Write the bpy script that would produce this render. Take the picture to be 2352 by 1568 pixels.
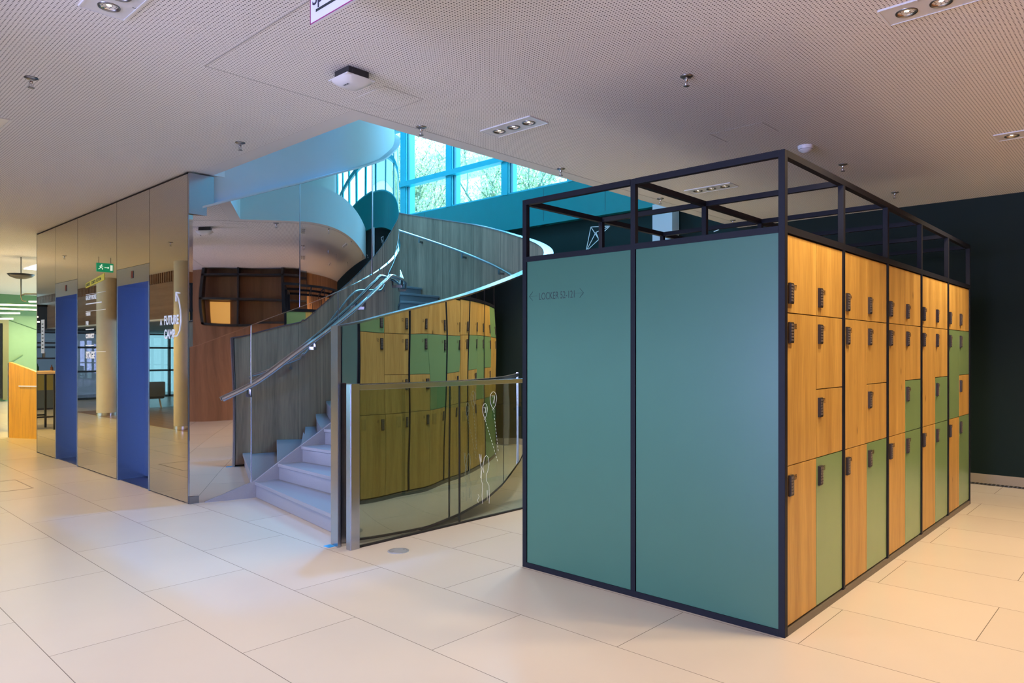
import bpy, bmesh, math, random
from math import sin, cos, pi, radians, floor
from mathutils import Vector, Matrix, noise

for o in list(bpy.data.objects):
    bpy.data.objects.remove(o)
S = bpy.context.scene
COL = S.collection

# ------------------------------------------------------------------ camera
TH = radians(43.0)
cam_d = bpy.data.cameras.new('camera'); cam = bpy.data.objects.new('camera', cam_d); COL.objects.link(cam)
cam.location = (0, 0, 1.45)
cam.rotation_euler = (pi/2, 0, radians(43 - 90))
cam_d.sensor_width = 36.0
cam_d.lens = 1640/2352*36.0
cam_d.shift_y = 27/2352
cam_d.clip_start = 0.05; cam_d.clip_end = 300
S.camera = cam

# ------------------------------------------------------------------ world and large lights
S.view_settings.view_transform = 'Standard'
S.view_settings.look = 'None'
S.view_settings.gamma = 1.0
S.view_settings.use_curve_mapping = False
S.view_settings.exposure = 0.12
W = bpy.data.worlds.new('sky'); S.world = W; W.use_nodes = True
wn = W.node_tree.nodes; wl = W.node_tree.links
bg = wn['Background']
bg.inputs['Color'].default_value = (0.52, 0.86, 1.0, 1)
bg.inputs['Strength'].default_value = 4.0

def lamp(kind, name, loc, energy, color, rot=(0, 0, 0), size=1.0, size_y=None, spot=None, blend=0.5, radius=0.05):
    d = bpy.data.lights.new(name, kind); d.energy = energy; d.color = color
    if kind == 'AREA':
        d.shape = 'RECTANGLE'; d.size = size; d.size_y = size_y or size
    if kind == 'SPOT':
        d.spot_size = radians(spot); d.spot_blend = blend; d.shadow_soft_size = radius
    if kind == 'POINT': d.shadow_soft_size = radius
    o = bpy.data.objects.new(name, d); COL.objects.link(o); o.location = loc; o.rotation_euler = rot
    return o
def aim(o, target):
    o.rotation_euler = (Vector(target) - o.location).to_track_quat('-Z', 'Y').to_euler()
    return o

# daylight falling through the tall glazing over the stairwell
aim(lamp('AREA', 'daylight_stairwell', (13.2, 9.0, 10.0), 3500, (0.17, 0.60, 1.0), size=7, size_y=5), (3.6, 7.6, 2.6))
# added blue fill lamp under the upper ceiling, in place of daylight from above
lamp('AREA', 'stairwell_blue_fill', (5.4, 9.8, 7.85), 700, (0.15, 0.55, .95), size=4, size_y=5)
# daylight from the lounge glazing behind and to the left of the camera
aim(lamp('AREA', 'daylight_lounge', (-7.7, 3.0, 1.5), 1020, (0.50, 0.48, 1.0), size=6, size_y=2.4), (0, 3.4, 3.6))

# added warm spot that offsets the blue light on the far stair panelling
aim(lamp('SPOT', 'stair_warm_fill', (5.6, 9.3, 7.8), 2200, (1.0, .66, .36), spot=75, blend=.8, radius=.08), (7.4, 12.0, 2.8))

# ------------------------------------------------------------------ geometry helpers
class MB:
    def __init__(s): s.v = []; s.f = []; s.m = []; s.sm = []
    def add(s, vs, fs, mi=0, smooth=False):
        b = len(s.v); s.v += [tuple(v) for v in vs]
        for f in fs: s.f.append([b+i for i in f]); s.m.append(mi); s.sm.append(smooth)
    def box(s, a, b, mi=0, M=None):
        x0, y0, z0 = a; x1, y1, z1 = b
        vs = [Vector(p) for p in ((x0,y0,z0),(x1,y0,z0),(x1,y1,z0),(x0,y1,z0),(x0,y0,z1),(x1,y0,z1),(x1,y1,z1),(x0,y1,z1))]
        if M is not None: vs = [M @ v for v in vs]
        s.add(vs, [(0,3,2,1),(4,5,6,7),(0,1,5,4),(1,2,6,5),(2,3,7,6),(3,0,4,7)], mi)
    def bar(s, p, q, w, h=None, mi=0, up=(0,0,1)):
        p = Vector(p); q = Vector(q); h = h or w; d = (q-p); L = d.length; d.normalize()
        u = Vector(up)
        if abs(d.dot(u)) > .98: u = Vector((1,0,0))
        x = d.cross(u).normalized(); y = x.cross(d).normalized()
        M = Matrix((( x.x, y.x, d.x, p.x),(x.y, y.y, d.y, p.y),(x.z, y.z, d.z, p.z),(0,0,0,1)))
        s.box((-w/2,-h/2,0),(w/2,h/2,L), mi, M)
    def lathe(s, prof, c=(0,0,0), n=24, mi=0, M=None, smooth=True, caps=True):
        c = Vector(c); rings = []; vs = []
        for r, z in prof:
            for i in range(n):
                a = 2*pi*i/n; vs.append(Vector((r*cos(a), r*sin(a), z)))
        if M is not None: vs = [M @ v for v in vs]
        vs = [v + c for v in vs]; fs = []
        for k in range(len(prof)-1):
            for i in range(n):
                j = (i+1) % n; fs.append((k*n+i, k*n+j, (k+1)*n+j, (k+1)*n+i))
        s.add(vs, fs, mi, smooth)
        if not caps: return
        s.add([vs[i] for i in range(n)], [tuple(reversed(range(n)))], mi)
        s.add([vs[(len(prof)-1)*n+i] for i in range(n)], [tuple(range(n))], mi)
    def tube(s, pts, r, n=12, mi=0, closed=False):
        pts = [Vector(p) for p in pts]; vs = []; m = len(pts); px = None
        for i, p in enumerate(pts):
            if closed: t = pts[(i+1) % m]-pts[i-1]
            else: t = pts[min(i+1, m-1)]-pts[max(i-1, 0)]
            t.normalize()
            if px is None:
                u = Vector((0,0,1)) if abs(t.z) < .9 else Vector((1,0,0)); x = t.cross(u).normalized()
            else: x = (px - t*px.dot(t)).normalized()
            px = x; y = t.cross(x)
            rr = r[i] if isinstance(r, (list, tuple)) else r
            for k in range(n):
                a = 2*pi*k/n; vs.append(p + x*cos(a)*rr + y*sin(a)*rr)
        fs = []
        for i in range(m if closed else m-1):
            for k in range(n):
                l = (k+1) % n; j = (i+1) % m; fs.append((i*n+k, i*n+l, j*n+l, j*n+k))
        s.add(vs, fs, mi, True)
        if not closed:
            s.add(vs[:n], [tuple(reversed(range(n)))], mi); s.add(vs[-n:], [tuple(range(n))], mi)
    def prism(s, poly, z0, z1, mi=0, M=None):
        n = len(poly); vs = [Vector((x,y,z0)) for x,y in poly]+[Vector((x,y,z1)) for x,y in poly]
        if M is not None: vs = [M @ v for v in vs]
        s.add(vs, [tuple(reversed(range(n))), tuple(range(n, 2*n))]+[(i,(i+1)%n,n+(i+1)%n,n+i) for i in range(n)], mi)
    def mesh(s, name, mats):
        me = bpy.data.meshes.new(name); me.from_pydata(s.v, [], s.f)
        for m in (mats if isinstance(mats, (list, tuple)) else [mats]): me.materials.append(m)
        me.polygons.foreach_set('material_index', s.m); me.polygons.foreach_set('use_smooth', s.sm)
        me.update(); return me
    def build(s, name, mats, parent=None, bevel=0, loc=None, rot=None):
        o = bpy.data.objects.new(name, s.mesh(name, mats)); COL.objects.link(o)
        if parent is not None: o.parent = parent
        if loc is not None: o.location = loc
        if rot is not None: o.rotation_euler = rot
        if bevel:
            b = o.modifiers.new('bevel', 'BEVEL'); b.width = bevel; b.segments = 2; b.limit_method = 'ANGLE'
        return o

def tag(o, label=None, cat=None, group=None, kind=None):
    if label: o['label'] = label
    if cat: o['category'] = cat
    if group: o['group'] = group
    if kind: o['kind'] = kind
    return o
def empty(name, loc=(0,0,0), rz=0, **k):
    o = bpy.data.objects.new(name, None); COL.objects.link(o); o.location = loc; o.rotation_euler = (0,0,rz)
    o.empty_display_size = .1
    return tag(o, **k)
def copy_tree(o, parent=None):
    c = o.copy(); COL.objects.link(c); c.parent = parent
    for ch in list(o.children): copy_tree(ch, c)
    return c
def struct(o, label=None): return tag(o, label, None, None, 'structure')

def text_obj(name, s, size, mat, parent, M, extrude=.0006, offset=0.0, align='LEFT', sx=1.0):
    c = bpy.data.curves.new('t', 'FONT'); c.body = s; c.size = size; c.extrude = extrude; c.align_x = align; c.offset = offset
    t = bpy.data.objects.new('t', c); COL.objects.link(t)
    dg = bpy.context.evaluated_depsgraph_get()
    me = bpy.data.meshes.new_from_object(t.evaluated_get(dg)); bpy.data.objects.remove(t)
    me.name = name; me.transform(M @ Matrix.Diagonal((sx,1,1,1)))
    me.materials.clear(); me.materials.append(mat)
    o = bpy.data.objects.new(name, me); COL.objects.link(o)
    if parent is not None: o.parent = parent
    return o
def face_frame(origin, right, up):
    r = Vector(right).normalized(); u = Vector(up).normalized(); n = r.cross(u)
    o = Vector(origin)
    return Matrix(((r.x,u.x,n.x,o.x),(r.y,u.y,n.y,o.y),(r.z,u.z,n.z,o.z),(0,0,0,1)))

# ------------------------------------------------------------------ materials
def new_mat(name):
    m = bpy.data.materials.new(name); m.use_nodes = True
    return m, m.node_tree.nodes, m.node_tree.links, m.node_tree.nodes['Principled BSDF']
def setb(b, **k):
    for key, v in k.items():
        key = key.replace('_', ' ')
        if key in b.inputs:
            b.inputs[key].default_value = (*v, 1) if isinstance(v, tuple) and len(v) == 3 else v
def plain(name, col, rough=.5, metal=0.0, noise_amt=.06, nscale=6.0, bump=0.0, bscale=60, spec=.5, coat=0.0):
    m, n, l, b = new_mat(name)
    setb(b, Roughness=rough, Metallic=metal)
    b.inputs['Specular IOR Level'].default_value = spec
    if coat: b.inputs['Coat Weight'].default_value = coat; b.inputs['Coat Roughness'].default_value = .05
    tc = n.new('ShaderNodeTexCoord'); nz = n.new('ShaderNodeTexNoise'); nz.inputs['Scale'].default_value = nscale
    l.new(tc.outputs['Object'], nz.inputs['Vector'])
    mx = n.new('ShaderNodeMix'); mx.data_type = 'RGBA'
    mx.inputs[6].default_value = (*[max(0, c*(1-noise_amt)) for c in col], 1)
    mx.inputs[7].default_value = (*[min(1, c*(1+noise_amt)) for c in col], 1)
    l.new(nz.outputs[0], mx.inputs[0]); l.new(mx.outputs[2], b.inputs['Base Color'])
    if bump:
        n2 = n.new('ShaderNodeTexNoise'); n2.inputs['Scale'].default_value = bscale; l.new(tc.outputs['Object'], n2.inputs['Vector'])
        bp = n.new('ShaderNodeBump'); bp.inputs['Strength'].default_value = bump; bp.inputs['Distance'].default_value = .002
        l.new(n2.outputs[0], bp.inputs['Height']); l.new(bp.outputs[0], b.inputs['Normal'])
    return m
def emis(name, col, strength):
    m, n, l, b = new_mat(name); setb(b, Base_Color=col, Roughness=.4)
    b.inputs['Emission Color'].default_value = (*col, 1); b.inputs['Emission Strength'].default_value = strength
    return m
def math_(n, l, op, a, b_=None, c=None):
    k = n.new('ShaderNodeMath'); k.operation = op
    for i, v in enumerate((a, b_, c)):
        if v is None: continue
        if isinstance(v, (int, float)): k.inputs[i].default_value = v
        else: l.new(v, k.inputs[i])
    return k.outputs[0]

def wood(name, base, dark, grain=1.0, rough=.45, axis='Z', bands=None, spec=.4, ring=0.35, knots=False):
    m, n, l, b = new_mat(name); setb(b, Roughness=rough); b.inputs['Specular IOR Level'].default_value = spec
    tc = n.new('ShaderNodeTexCoord'); oi = n.new('ShaderNodeObjectInfo')
    off = n.new('ShaderNodeVectorMath'); off.operation = 'ADD'
    cmb = n.new('ShaderNodeCombineXYZ'); r = math_(n, l, 'MULTIPLY', oi.outputs['Random'], 37.0)
    l.new(r, cmb.inputs[0]); l.new(r, cmb.inputs[2]); l.new(tc.outputs['Object'], off.inputs[0]); l.new(cmb.outputs[0], off.inputs[1])
    mp = n.new('ShaderNodeMapping'); l.new(off.outputs[0], mp.inputs[0])
    sc = {'Z': (9, 9, .55), 'X': (.55, 9, 9), 'Y': (9, .55, 9)}[axis]; mp.inputs['Scale'].default_value = tuple(s*grain for s in sc)
    a = n.new('ShaderNodeTexNoise'); a.inputs['Scale'].default_value = 1.6; a.inputs['Detail'].default_value = 4; a.inputs['Distortion'].default_value = .6
    c = n.new('ShaderNodeTexNoise'); c.inputs['Scale'].default_value = 9.0; c.inputs['Detail'].default_value = 3
    l.new(mp.outputs[0], a.inputs['Vector']); l.new(mp.outputs[0], c.inputs['Vector'])
    # plank-to-plank change across the grain
    mp2 = n.new('ShaderNodeMapping'); sc2 = {'Z': (7, 7, .001), 'X': (.001, 7, 7), 'Y': (7, .001, 7)}[axis]
    mp2.inputs['Scale'].default_value = sc2; l.new(off.outputs[0], mp2.inputs[0])
    p = n.new('ShaderNodeTexNoise'); p.inputs['Scale'].default_value = 1.2; p.inputs['Detail'].default_value = 0; l.new(mp2.outputs[0], p.inputs['Vector'])
    s1 = math_(n, l, 'MULTIPLY', a.outputs[0], 0.55); s2 = math_(n, l, 'MULTIPLY', c.outputs[0], ring)
    s3 = math_(n, l, 'MULTIPLY', p.outputs[0], 0.5)
    t = math_(n, l, 'ADD', math_(n, l, 'ADD', s1, s2), s3)
    cr = n.new('ShaderNodeValToRGB'); cr.color_ramp.elements[0].position = .45; cr.color_ramp.elements[1].position = .95
    cr.color_ramp.elements[0].color = (*dark, 1); cr.color_ramp.elements[1].color = (*base, 1)
    l.new(t, cr.inputs[0])
    if knots:
        mk = n.new('ShaderNodeMapping'); mk.inputs['Scale'].default_value = (3.2, 3.2, 1.3); l.new(off.outputs[0], mk.inputs[0])
        vo = n.new('ShaderNodeTexVoronoi'); vo.inputs['Scale'].default_value = 1.5; l.new(mk.outputs[0], vo.inputs['Vector'])
        kn = n.new('ShaderNodeMapRange'); kn.inputs['From Min'].default_value = .02; kn.inputs['From Max'].default_value = .07; l.new(vo.outputs['Distance'], kn.inputs[0])
        km = n.new('ShaderNodeMix'); km.data_type = 'RGBA'; km.inputs[6].default_value = (*[c*.45 for c in dark], 1)
        l.new(kn.outputs[0], km.inputs[0]); l.new(cr.outputs[0], km.inputs[7]); l.new(km.outputs[2], b.inputs['Base Color'])
    else: l.new(cr.outputs[0], b.inputs['Base Color'])
    return m

def floor_mat():
    m, n, l, b = new_mat('cream_floor_tiles'); setb(b, Roughness=.26)
    b.inputs['Specular IOR Level'].default_value = .42
    tc = n.new('ShaderNodeTexCoord'); sp = n.new('ShaderNodeSeparateXYZ'); l.new(tc.outputs['Object'], sp.inputs[0])
    u = math_(n, l, 'DIVIDE', math_(n, l, 'SUBTRACT', sp.outputs[0], .987), .6485)
    iu = math_(n, l, 'FLOOR', u); fu = math_(n, l, 'SUBTRACT', u, iu)
    par = math_(n, l, 'MULTIPLY', math_(n, l, 'MODULO', math_(n, l, 'ADD', iu, 100), 2), .5)
    v = math_(n, l, 'ADD', math_(n, l, 'DIVIDE', math_(n, l, 'ADD', sp.outputs[1], 128.0-0.005), 1.281), par)
    iv = math_(n, l, 'FLOOR', v); fv = math_(n, l, 'SUBTRACT', v, iv)
    du = math_(n, l, 'MULTIPLY', math_(n, l, 'MINIMUM', fu, math_(n, l, 'SUBTRACT', 1, fu)), .6485)
    dv = math_(n, l, 'MULTIPLY', math_(n, l, 'MINIMUM', fv, math_(n, l, 'SUBTRACT', 1, fv)), 1.281)
    d = math_(n, l, 'MINIMUM', du, dv)
    seam = math_(n, l, 'LESS_THAN', d, .0019)
    cmb = n.new('ShaderNodeCombineXYZ'); l.new(iu, cmb.inputs[0]); l.new(iv, cmb.inputs[1])
    wnz = n.new('ShaderNodeTexWhiteNoise'); l.new(cmb.outputs[0], wnz.inputs[0])
    nz = n.new('ShaderNodeTexNoise'); nz.inputs['Scale'].default_value = 2.2; nz.inputs['Detail'].default_value = 3; l.new(tc.outputs['Object'], nz.inputs[0])
    t = math_(n, l, 'ADD', math_(n, l, 'MULTIPLY', wnz.outputs[0], .5), math_(n, l, 'MULTIPLY', nz.outputs[0], .5))
    mx = n.new('ShaderNodeMix'); mx.data_type = 'RGBA'; mx.inputs[6].default_value = (.57,.50,.425,1); mx.inputs[7].default_value = (.64,.565,.485,1)
    l.new(t, mx.inputs[0])
    m2 = n.new('ShaderNodeMix'); m2.data_type = 'RGBA'; m2.inputs[7].default_value = (.20,.165,.14,1)
    l.new(seam, m2.inputs[0]); l.new(mx.outputs[2], m2.inputs[6]); l.new(m2.outputs[2], b.inputs['Base Color'])
    return m

def ceil_mat():
    m, n, l, b = new_mat('perforated_ceiling_board'); setb(b, Roughness=.8)
    b.inputs['Specular IOR Level'].default_value = .2
    tc = n.new('ShaderNodeTexCoord'); sp = n.new('ShaderNodeSeparateXYZ'); l.new(tc.outputs['Object'], sp.inputs[0])
    P = .0195
    out = []
    for k in (0, 1):
        u = math_(n, l, 'DIVIDE', sp.outputs[k], P); out.append(math_(n, l, 'SUBTRACT', math_(n, l, 'FRACT', u), .5))
    r2 = math_(n, l, 'ADD', math_(n, l, 'MULTIPLY', out[0], out[0]), math_(n, l, 'MULTIPLY', out[1], out[1]))
    hole = math_(n, l, 'LESS_THAN', r2, .205**2)
    mx = n.new('ShaderNodeMix'); mx.data_type = 'RGBA'
    mx.inputs[6].default_value = (.86,.83,.80,1); mx.inputs[7].default_value = (.07,.06,.055,1)
    l.new(hole, mx.inputs[0]); l.new(mx.outputs[2], b.inputs['Base Color'])
    return m

def metal(name, col, rough=.05, bump=0.0, bscale=1.2, dist=.01, brushed=False):
    m, n, l, b = new_mat(name); setb(b, Base_Color=col, Metallic=1.0, Roughness=rough)
    if bump:
        tc = n.new('ShaderNodeTexCoord'); nz = n.new('ShaderNodeTexNoise'); nz.inputs['Scale'].default_value = bscale
        nz.inputs['Detail'].default_value = 0.5; l.new(tc.outputs['Object'], nz.inputs['Vector'])
        bp = n.new('ShaderNodeBump'); bp.inputs['Strength'].default_value = bump; bp.inputs['Distance'].default_value = dist
        l.new(nz.outputs[0], bp.inputs['Height']); l.new(bp.outputs[0], b.inputs['Normal'])
    if brushed:
        tc = n.new('ShaderNodeTexCoord'); mp = n.new('ShaderNodeMapping'); mp.inputs['Scale'].default_value = (90, 90, 1.5)
        nz = n.new('ShaderNodeTexNoise'); nz.inputs['Scale'].default_value = 3; l.new(tc.outputs['Object'], mp.inputs[0]); l.new(mp.outputs[0], nz.inputs[0])
        l.new(math_(n, l, 'ADD', math_(n, l, 'MULTIPLY', nz.outputs[0], .08), rough-.04), b.inputs['Roughness'])
    return m

def glass_mat(name, tint, refl=.08, rough=0.0):
    m, n, l, b = new_mat(name); n.remove(b)
    out = n['Material Output']; tr = n.new('ShaderNodeBsdfTransparent'); tr.inputs[0].default_value = (*[c**.5 for c in tint], 1)
    gl = n.new('ShaderNodeBsdfGlossy'); gl.inputs['Roughness'].default_value = rough; gl.inputs['Color'].default_value = (1,1,1,1)
    fr = n.new('ShaderNodeFresnel'); fr.inputs['IOR'].default_value = 1.45
    ge = n.new('ShaderNodeNewGeometry')
    k = math_(n, l, 'MULTIPLY', fr.outputs[0], refl/.04)
    k = math_(n, l, 'MULTIPLY', math_(n, l, 'MINIMUM', k, 1.0), math_(n, l, 'SUBTRACT', 1.0, ge.outputs['Backfacing']))
    mx = n.new('ShaderNodeMixShader'); l.new(k, mx.inputs[0]); l.new(tr.outputs[0], mx.inputs[1]); l.new(gl.outputs[0], mx.inputs[2])
    l.new(mx.outputs[0], out.inputs[0]); return m

M_floor = floor_mat(); M_ceil = ceil_mat()
M_white = plain('white_paint', (.72,.70,.68), .7, noise_amt=.02)
M_soffit = plain('pale_plaster', (.55,.60,.63), .55, noise_amt=.02)
M_mirror = metal('polished_steel', (.60,.575,.555), .012)
M_mirror_w = metal('polished_steel_sheet', (.62,.61,.60), .015)
M_steel = metal('brushed_steel', (.45,.47,.55), .24, brushed=True)
M_steel_d = metal('satin_steel', (.30,.30,.32), .30)
M_blue = metal('blue_lit_steel', (.24,.36,.62), .24, brushed=True)  # plain steel with the blue of reflected light put into its base colour
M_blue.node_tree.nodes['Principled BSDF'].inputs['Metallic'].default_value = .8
M_gap = plain('shadow_gap_black', (.012,.012,.014), .6)
M_frame = plain('anthracite_powder_coat', (.010,.011,.018), .5, noise_amt=.1, spec=.18)
M_green = plain('sage_green_laminate', (.050,.150,.108), .30, noise_amt=.03, bump=.05, bscale=300)
M_greend = plain('warm_lit_green_laminate', (.21,.33,.14), .24, noise_amt=.03, bump=.05, bscale=300, spec=.85)  # same green as the end panels, with warm lamp light put into it
M_oak = wood('oak_laminate', (.62,.38,.10), (.34,.175,.035), 1.0, .42, ring=.5, knots=True)
M_carc = plain('dark_cabinet_board', (.05,.035,.025), .6)
M_lock = plain('black_lock_plastic', (.035,.028,.025), .4)
M_key = plain('grey_lock_keys', (.16,.13,.11), .4)
M_ink = plain('dark_grey_print', (.018,.028,.03), .6)
M_inkb = plain('brown_print', (.09,.045,.02), .6)
M_dark = plain('dark_green_wall_paint', (.004,.015,.013), .6, noise_amt=.08, spec=.25)
M_teal = plain('teal_parapet_lacquer', (.007,.24,.25), .22, noise_amt=.05)
M_mull = plain('teal_window_frame', (.045,.50,.58), .35)
M_wwood = wood('grey_weathered_oak', (.58,.33,.22), (.23,.135,.09), .9, .5)
M_stone = plain('pale_terrazzo', (.28,.285,.32), .35, noise_amt=.06, nscale=90)
M_brownw = wood('walnut_panelling', (.38,.18,.085), (.22,.10,.045), .8, .4)
M_brownx = wood('walnut_boards', (.30,.17,.11), (.2,.10,.06), .8, .5, axis='Y')
M_parquet = wood('greyish_wood_floor', (.36,.24,.17), (.24,.15,.10), .5, .35, axis='Y')
M_base = plain('grey_skirting', (.36,.31,.25), .5)
M_wline = plain('white_vinyl', (.85,.87,.85), .5)
M_gold = plain('yellow_vinyl', (.75,.62,.06), .5)
M_exitg = emis('exit_sign_green', (.01,.30,.14), .7)
M_exitw = emis('exit_sign_white', (.8,.95,.85), .9)
M_black = plain('black_metal', (.02,.02,.02), .4)
M_plast = plain('white_plastic', (.75,.75,.76), .35, noise_amt=.01)
M_blackp = plain('black_plastic', (.03,.03,.035), .45)
M_glass_t = glass_mat('bronze_tinted_glass', (.71,.78,.70), .05)
M_glass_w = glass_mat('window_glass', (.80,.96,.99), .05)
M_chrome = metal('chrome', (.75,.75,.78), .08)
M_reflector = metal('lamp_reflector', (.9,.88,.85), .12)
M_lampw = emis('warm_lamp_lens', (1.0,.86,.66), 7)
M_lampc = emis('cool_lamp_lens', (.85,.86,1.0), 1.5)
M_red = emis('red_digits', (.45,.03,.01), .12)
M_greenw = plain('light_green_wall_paint', (.24,.38,.19), .6)
M_screen = plain('dark_screen', (.01,.011,.014), .15)
M_tube = emis('warm_light_tube', (1.0,.86,.62), 5)
M_skyp = emis('daylight_panel', (.95,.95,1.0), 3)
M_ora = wood('bright_larch_veneer', (.85,.42,.012), (.52,.20,.005), .45, .4, ring=.7)
M_grey = plain('grey_felt', (.20,.19,.18), .9)
M_col = plain('cream_column_paint', (.66,.60,.50), .6)
M_oakl = wood('light_oak', (.60,.42,.24), (.42,.27,.14), 1, .5, axis='X')
M_leaf = plain('spring_leaves', (.66,.78,.42), .6, noise_amt=.5, nscale=3)
M_bark = plain('tree_bark', (.22,.26,.18), .9, noise_amt=.3)
M_fac = plain('pale_facade', (.75,.86,.88), .8)
M_facd = plain('facade_glass', (.35,.6,.65), .2)
M_bsky = plain('blue_fabric', (.02,.12,.55), .7)
M_amber = emis('amber_niche_glow', (1.0,.50,.12), .7)

# ------------------------------------------------------------------ room shell
ZC = 3.2
XW = 9.45
OX, OY = 3.134, 4.49           # near corner of the ceiling opening
EX = 2.895                      # elevator front plane
b = MB(); b.box((-8,-6.0,-.2),(XW,28,0)); struct(b.build('floor', M_floor))
# wood floor of the lounge beyond the columns
b = MB(); b.box((-8,7.0,0.0),(.25,20,.004)); struct(b.build('floor', M_parquet), 'brown wood floor strip of the lounge')

# ceiling around the stair opening; perforated field and plain margin are two slots of one slab
b = MB()
m = .155
def slab(x0,y0,x1,y1,mi): b.box((x0,y0,ZC),(x1,y1,ZC+.5),mi)
slab(-8,-6,XW,OY-m,0); slab(-8,OY-m,OX-m,28,0)
slab(OX-m,OY-m,XW,OY,1); slab(OX-m,OY,OX,6.94,1)
slab(OX-m,13.8,XW,28,0)
slab(OX-m,6.94,3.6,12.2,1); slab(OX-m,12.2,5.4,13.8,0)
struct(b.build('ceiling', [M_ceil, M_white]))
# joint lines in the ceiling
b = MB()
b.box((1.905,OY-m-.004,ZC-.0015),(XW,OY-m+.004,ZC+.001)); b.box((1.901,-6,ZC-.0015),(1.909,OY-m,ZC+.001))
struct(b.build('trim_1', plain('joint_grey',(.42,.40,.39),.7)))
b = MB()
x0,y0,x1,y1 = 2.85,3.80,3.18,4.14
for a,c in (((x0,y0),(x1,y0+.006)),((x0,y1-.006),(x1,y1)),((x0,y0),(x0+.006,y1)),((x1-.006,y0),(x1,y1))):
    b.box((a[0],a[1],ZC-.002),(c[0],c[1],ZC+.001))
b.box((x0+.006,y0+.006,ZC-.001),(x1-.006,y1-.006,ZC+.001),1)
o = b.build('access_hatch', [plain('hatch_edge',(.66,.64,.62),.6), M_ceil]); tag(o,'small square perforated access hatch flush in ceiling beside the round-cornered wireless box','ceiling hatch')
b = MB(); hx = 6.35
for a,c in (((hx,1.98),(hx+.3,1.986)),((hx,1.55),(hx+.3,1.556)),((hx,1.55),(hx+.006,1.986))): b.box((a[0]-1.1,a[1]+.75,ZC-.0015),(c[0]-1.1,c[1]+.75,ZC+.001))
struct(b.build('trim_2', plain('joint_grey_light',(.5,.48,.46),.7)))

# right-hand wall: dark green below, ledge, teal parapet above, then tall glazing
b = MB(); b.box((XW,-6,0),(XW+.3,16,3.68)); struct(b.build('wall_right', M_dark))
b = MB(); b.box((XW-.05,-1.6,3.7),(XW+.2,16,4.32)); b.box((XW-.12,4.49,3.66),(XW+.2,16,3.72))
struct(b.build('trim_3', M_teal), 'teal parapet band above the dark wall')
b = MB()
for y in (8.02, 6.72, 11.2): b.box((XW-.0515,y,3.73),(XW-.0495,y+.006,4.3))
struct(b.build('trim_4', M_gap))
b = MB(); b.box((XW-.015,-6,0),(XW,4.6,.10)); struct(b.build('baseboard_right', M_base))
g = empty('floor_grille', (XW-.09, -1, 0), label='narrow dark slotted floor grille along the foot of the dark wall', cat='grille')
b = MB(); b.box((-.06,-4.5,0),(.06,5.0,.002)); b.build('recess', M_gap, g)
b = MB()
for i in range(240): b.box((-.05,-4.45+i*.039,.002),(.05,-4.45+i*.039+.012,.006))
b.build('slats', M_steel_d, g)

# glazing of the stairwell
def window(nm, Y0, Y1, z0, z1, posts, trans):
    w = empty(nm); struct(w)
    b = MB()
    for y, wd in posts:
        b.box((XW-.02,y-wd/2,z0),(XW+.22,y+wd/2,z1)); b.box((XW-.06,y-wd/2-.02,z0),(XW-.02,y+wd/2-.05,z1)); b.box((XW-.02,y-wd/2-.085,z0),(XW+.03,y-wd/2-.04,z1),1)
    for z in trans:
        b.box((XW-.10,Y0,z-.05),(XW+.06,Y1,z+.05))
    b.box((XW-.03,Y0,z0),(XW+.25,Y1,z0+.03)); b.box((XW-.03,Y0,z1-.05),(XW+.25,Y1,z1))
    fr = b.build('window_frame', [M_mull, plain('teal_dark_frame',(.01,.17,.22),.4)], w)
    for (ya,_),(yb,_) in zip(posts[:-1], posts[1:]):
        b = MB(); b.box((XW+.10,ya+.05,z0+.02),(XW+.112,yb-.05,z1-.04)); b.build('window_pane', M_glass_w, w)
    return w
window('window_1', -1.6, 16, 4.32, 7.2, [(-1.5,.16),(.1,.16),(1.6,.16),(3.0,.16),(4.45,.16),(5.9,.16),(7.45,.16),(8.98,.17),(10.5,.17),(11.93,.19),(13.4,.17),(14.9,.17),(15.9,.16)], [4.98, 6.2])

# upper storey shell
b = MB(); b.box((-1,-1.6,7.9),(XW+.3,16.2,8.1)); struct(b.build('ceiling', M_white), 'white ceiling of the upper storey')
b = MB(); b.box((XW,-6,3.68),(XW+.3,-1.6,8)); b.box((XW,-1.6,7.2),(XW+.3,16,8)); struct(b.build('wall_right', M_teal), 'teal wall of the upper storey')
b = MB(); b.box((-1,16,3.7),(XW+.3,16.3,8)); b.box((5.4,14.2,0),(XW,14.4,3.7)); struct(b.build('wall_back', M_white), 'white wall behind the stair')
b = MB(); b.box((-1,-1.8,3.7),(XW,-1.6,8)); struct(b.build('wall_front', M_white), 'white wall of the upper storey')
b = MB(); b.box((-1.2,-1.8,3.7),(-1,16,8)); struct(b.build('wall_left', M_white), 'white side wall of the upper storey')

# ------------------------------------------------------------------ elevator wall
YE = [6.96, 7.92, 8.895, 10.31, 11.28, 12.18]
DZ = 2.225; HZ = 2.40
T = .05; g2 = .004
for k, (y0, y1, z0) in enumerate(((YE[0],YE[1],0),(YE[1],YE[2],HZ),(YE[2],YE[3],0),(YE[3],YE[4],HZ),(YE[4],YE[5],0))):
    b = MB(); b.box((EX,y0+g2,z0+(.012 if z0 == 0 else .003)),(EX+T,y1-g2,3.175))
    b.box((EX+.012,y0+(.05 if k == 0 else 0),z0),(EX+T+.01,y1,ZC),1)
    struct(b.build('wall_left', [M_mirror, M_gap]), ['mirror-polished steel wall panel nearest the stair','mirror-polished panel above the nearer elevator','mirror-polished steel panel between the elevators','mirror-polished panel above the farther elevator','mirror-polished steel panel at the far end'][k])
b = MB(); b.box((EX,YE[5]+.002,0),(5.2,YE[5]+.03,ZC)); struct(b.build('wall_back', M_steel_d), 'end face of the elevator wall')
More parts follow.
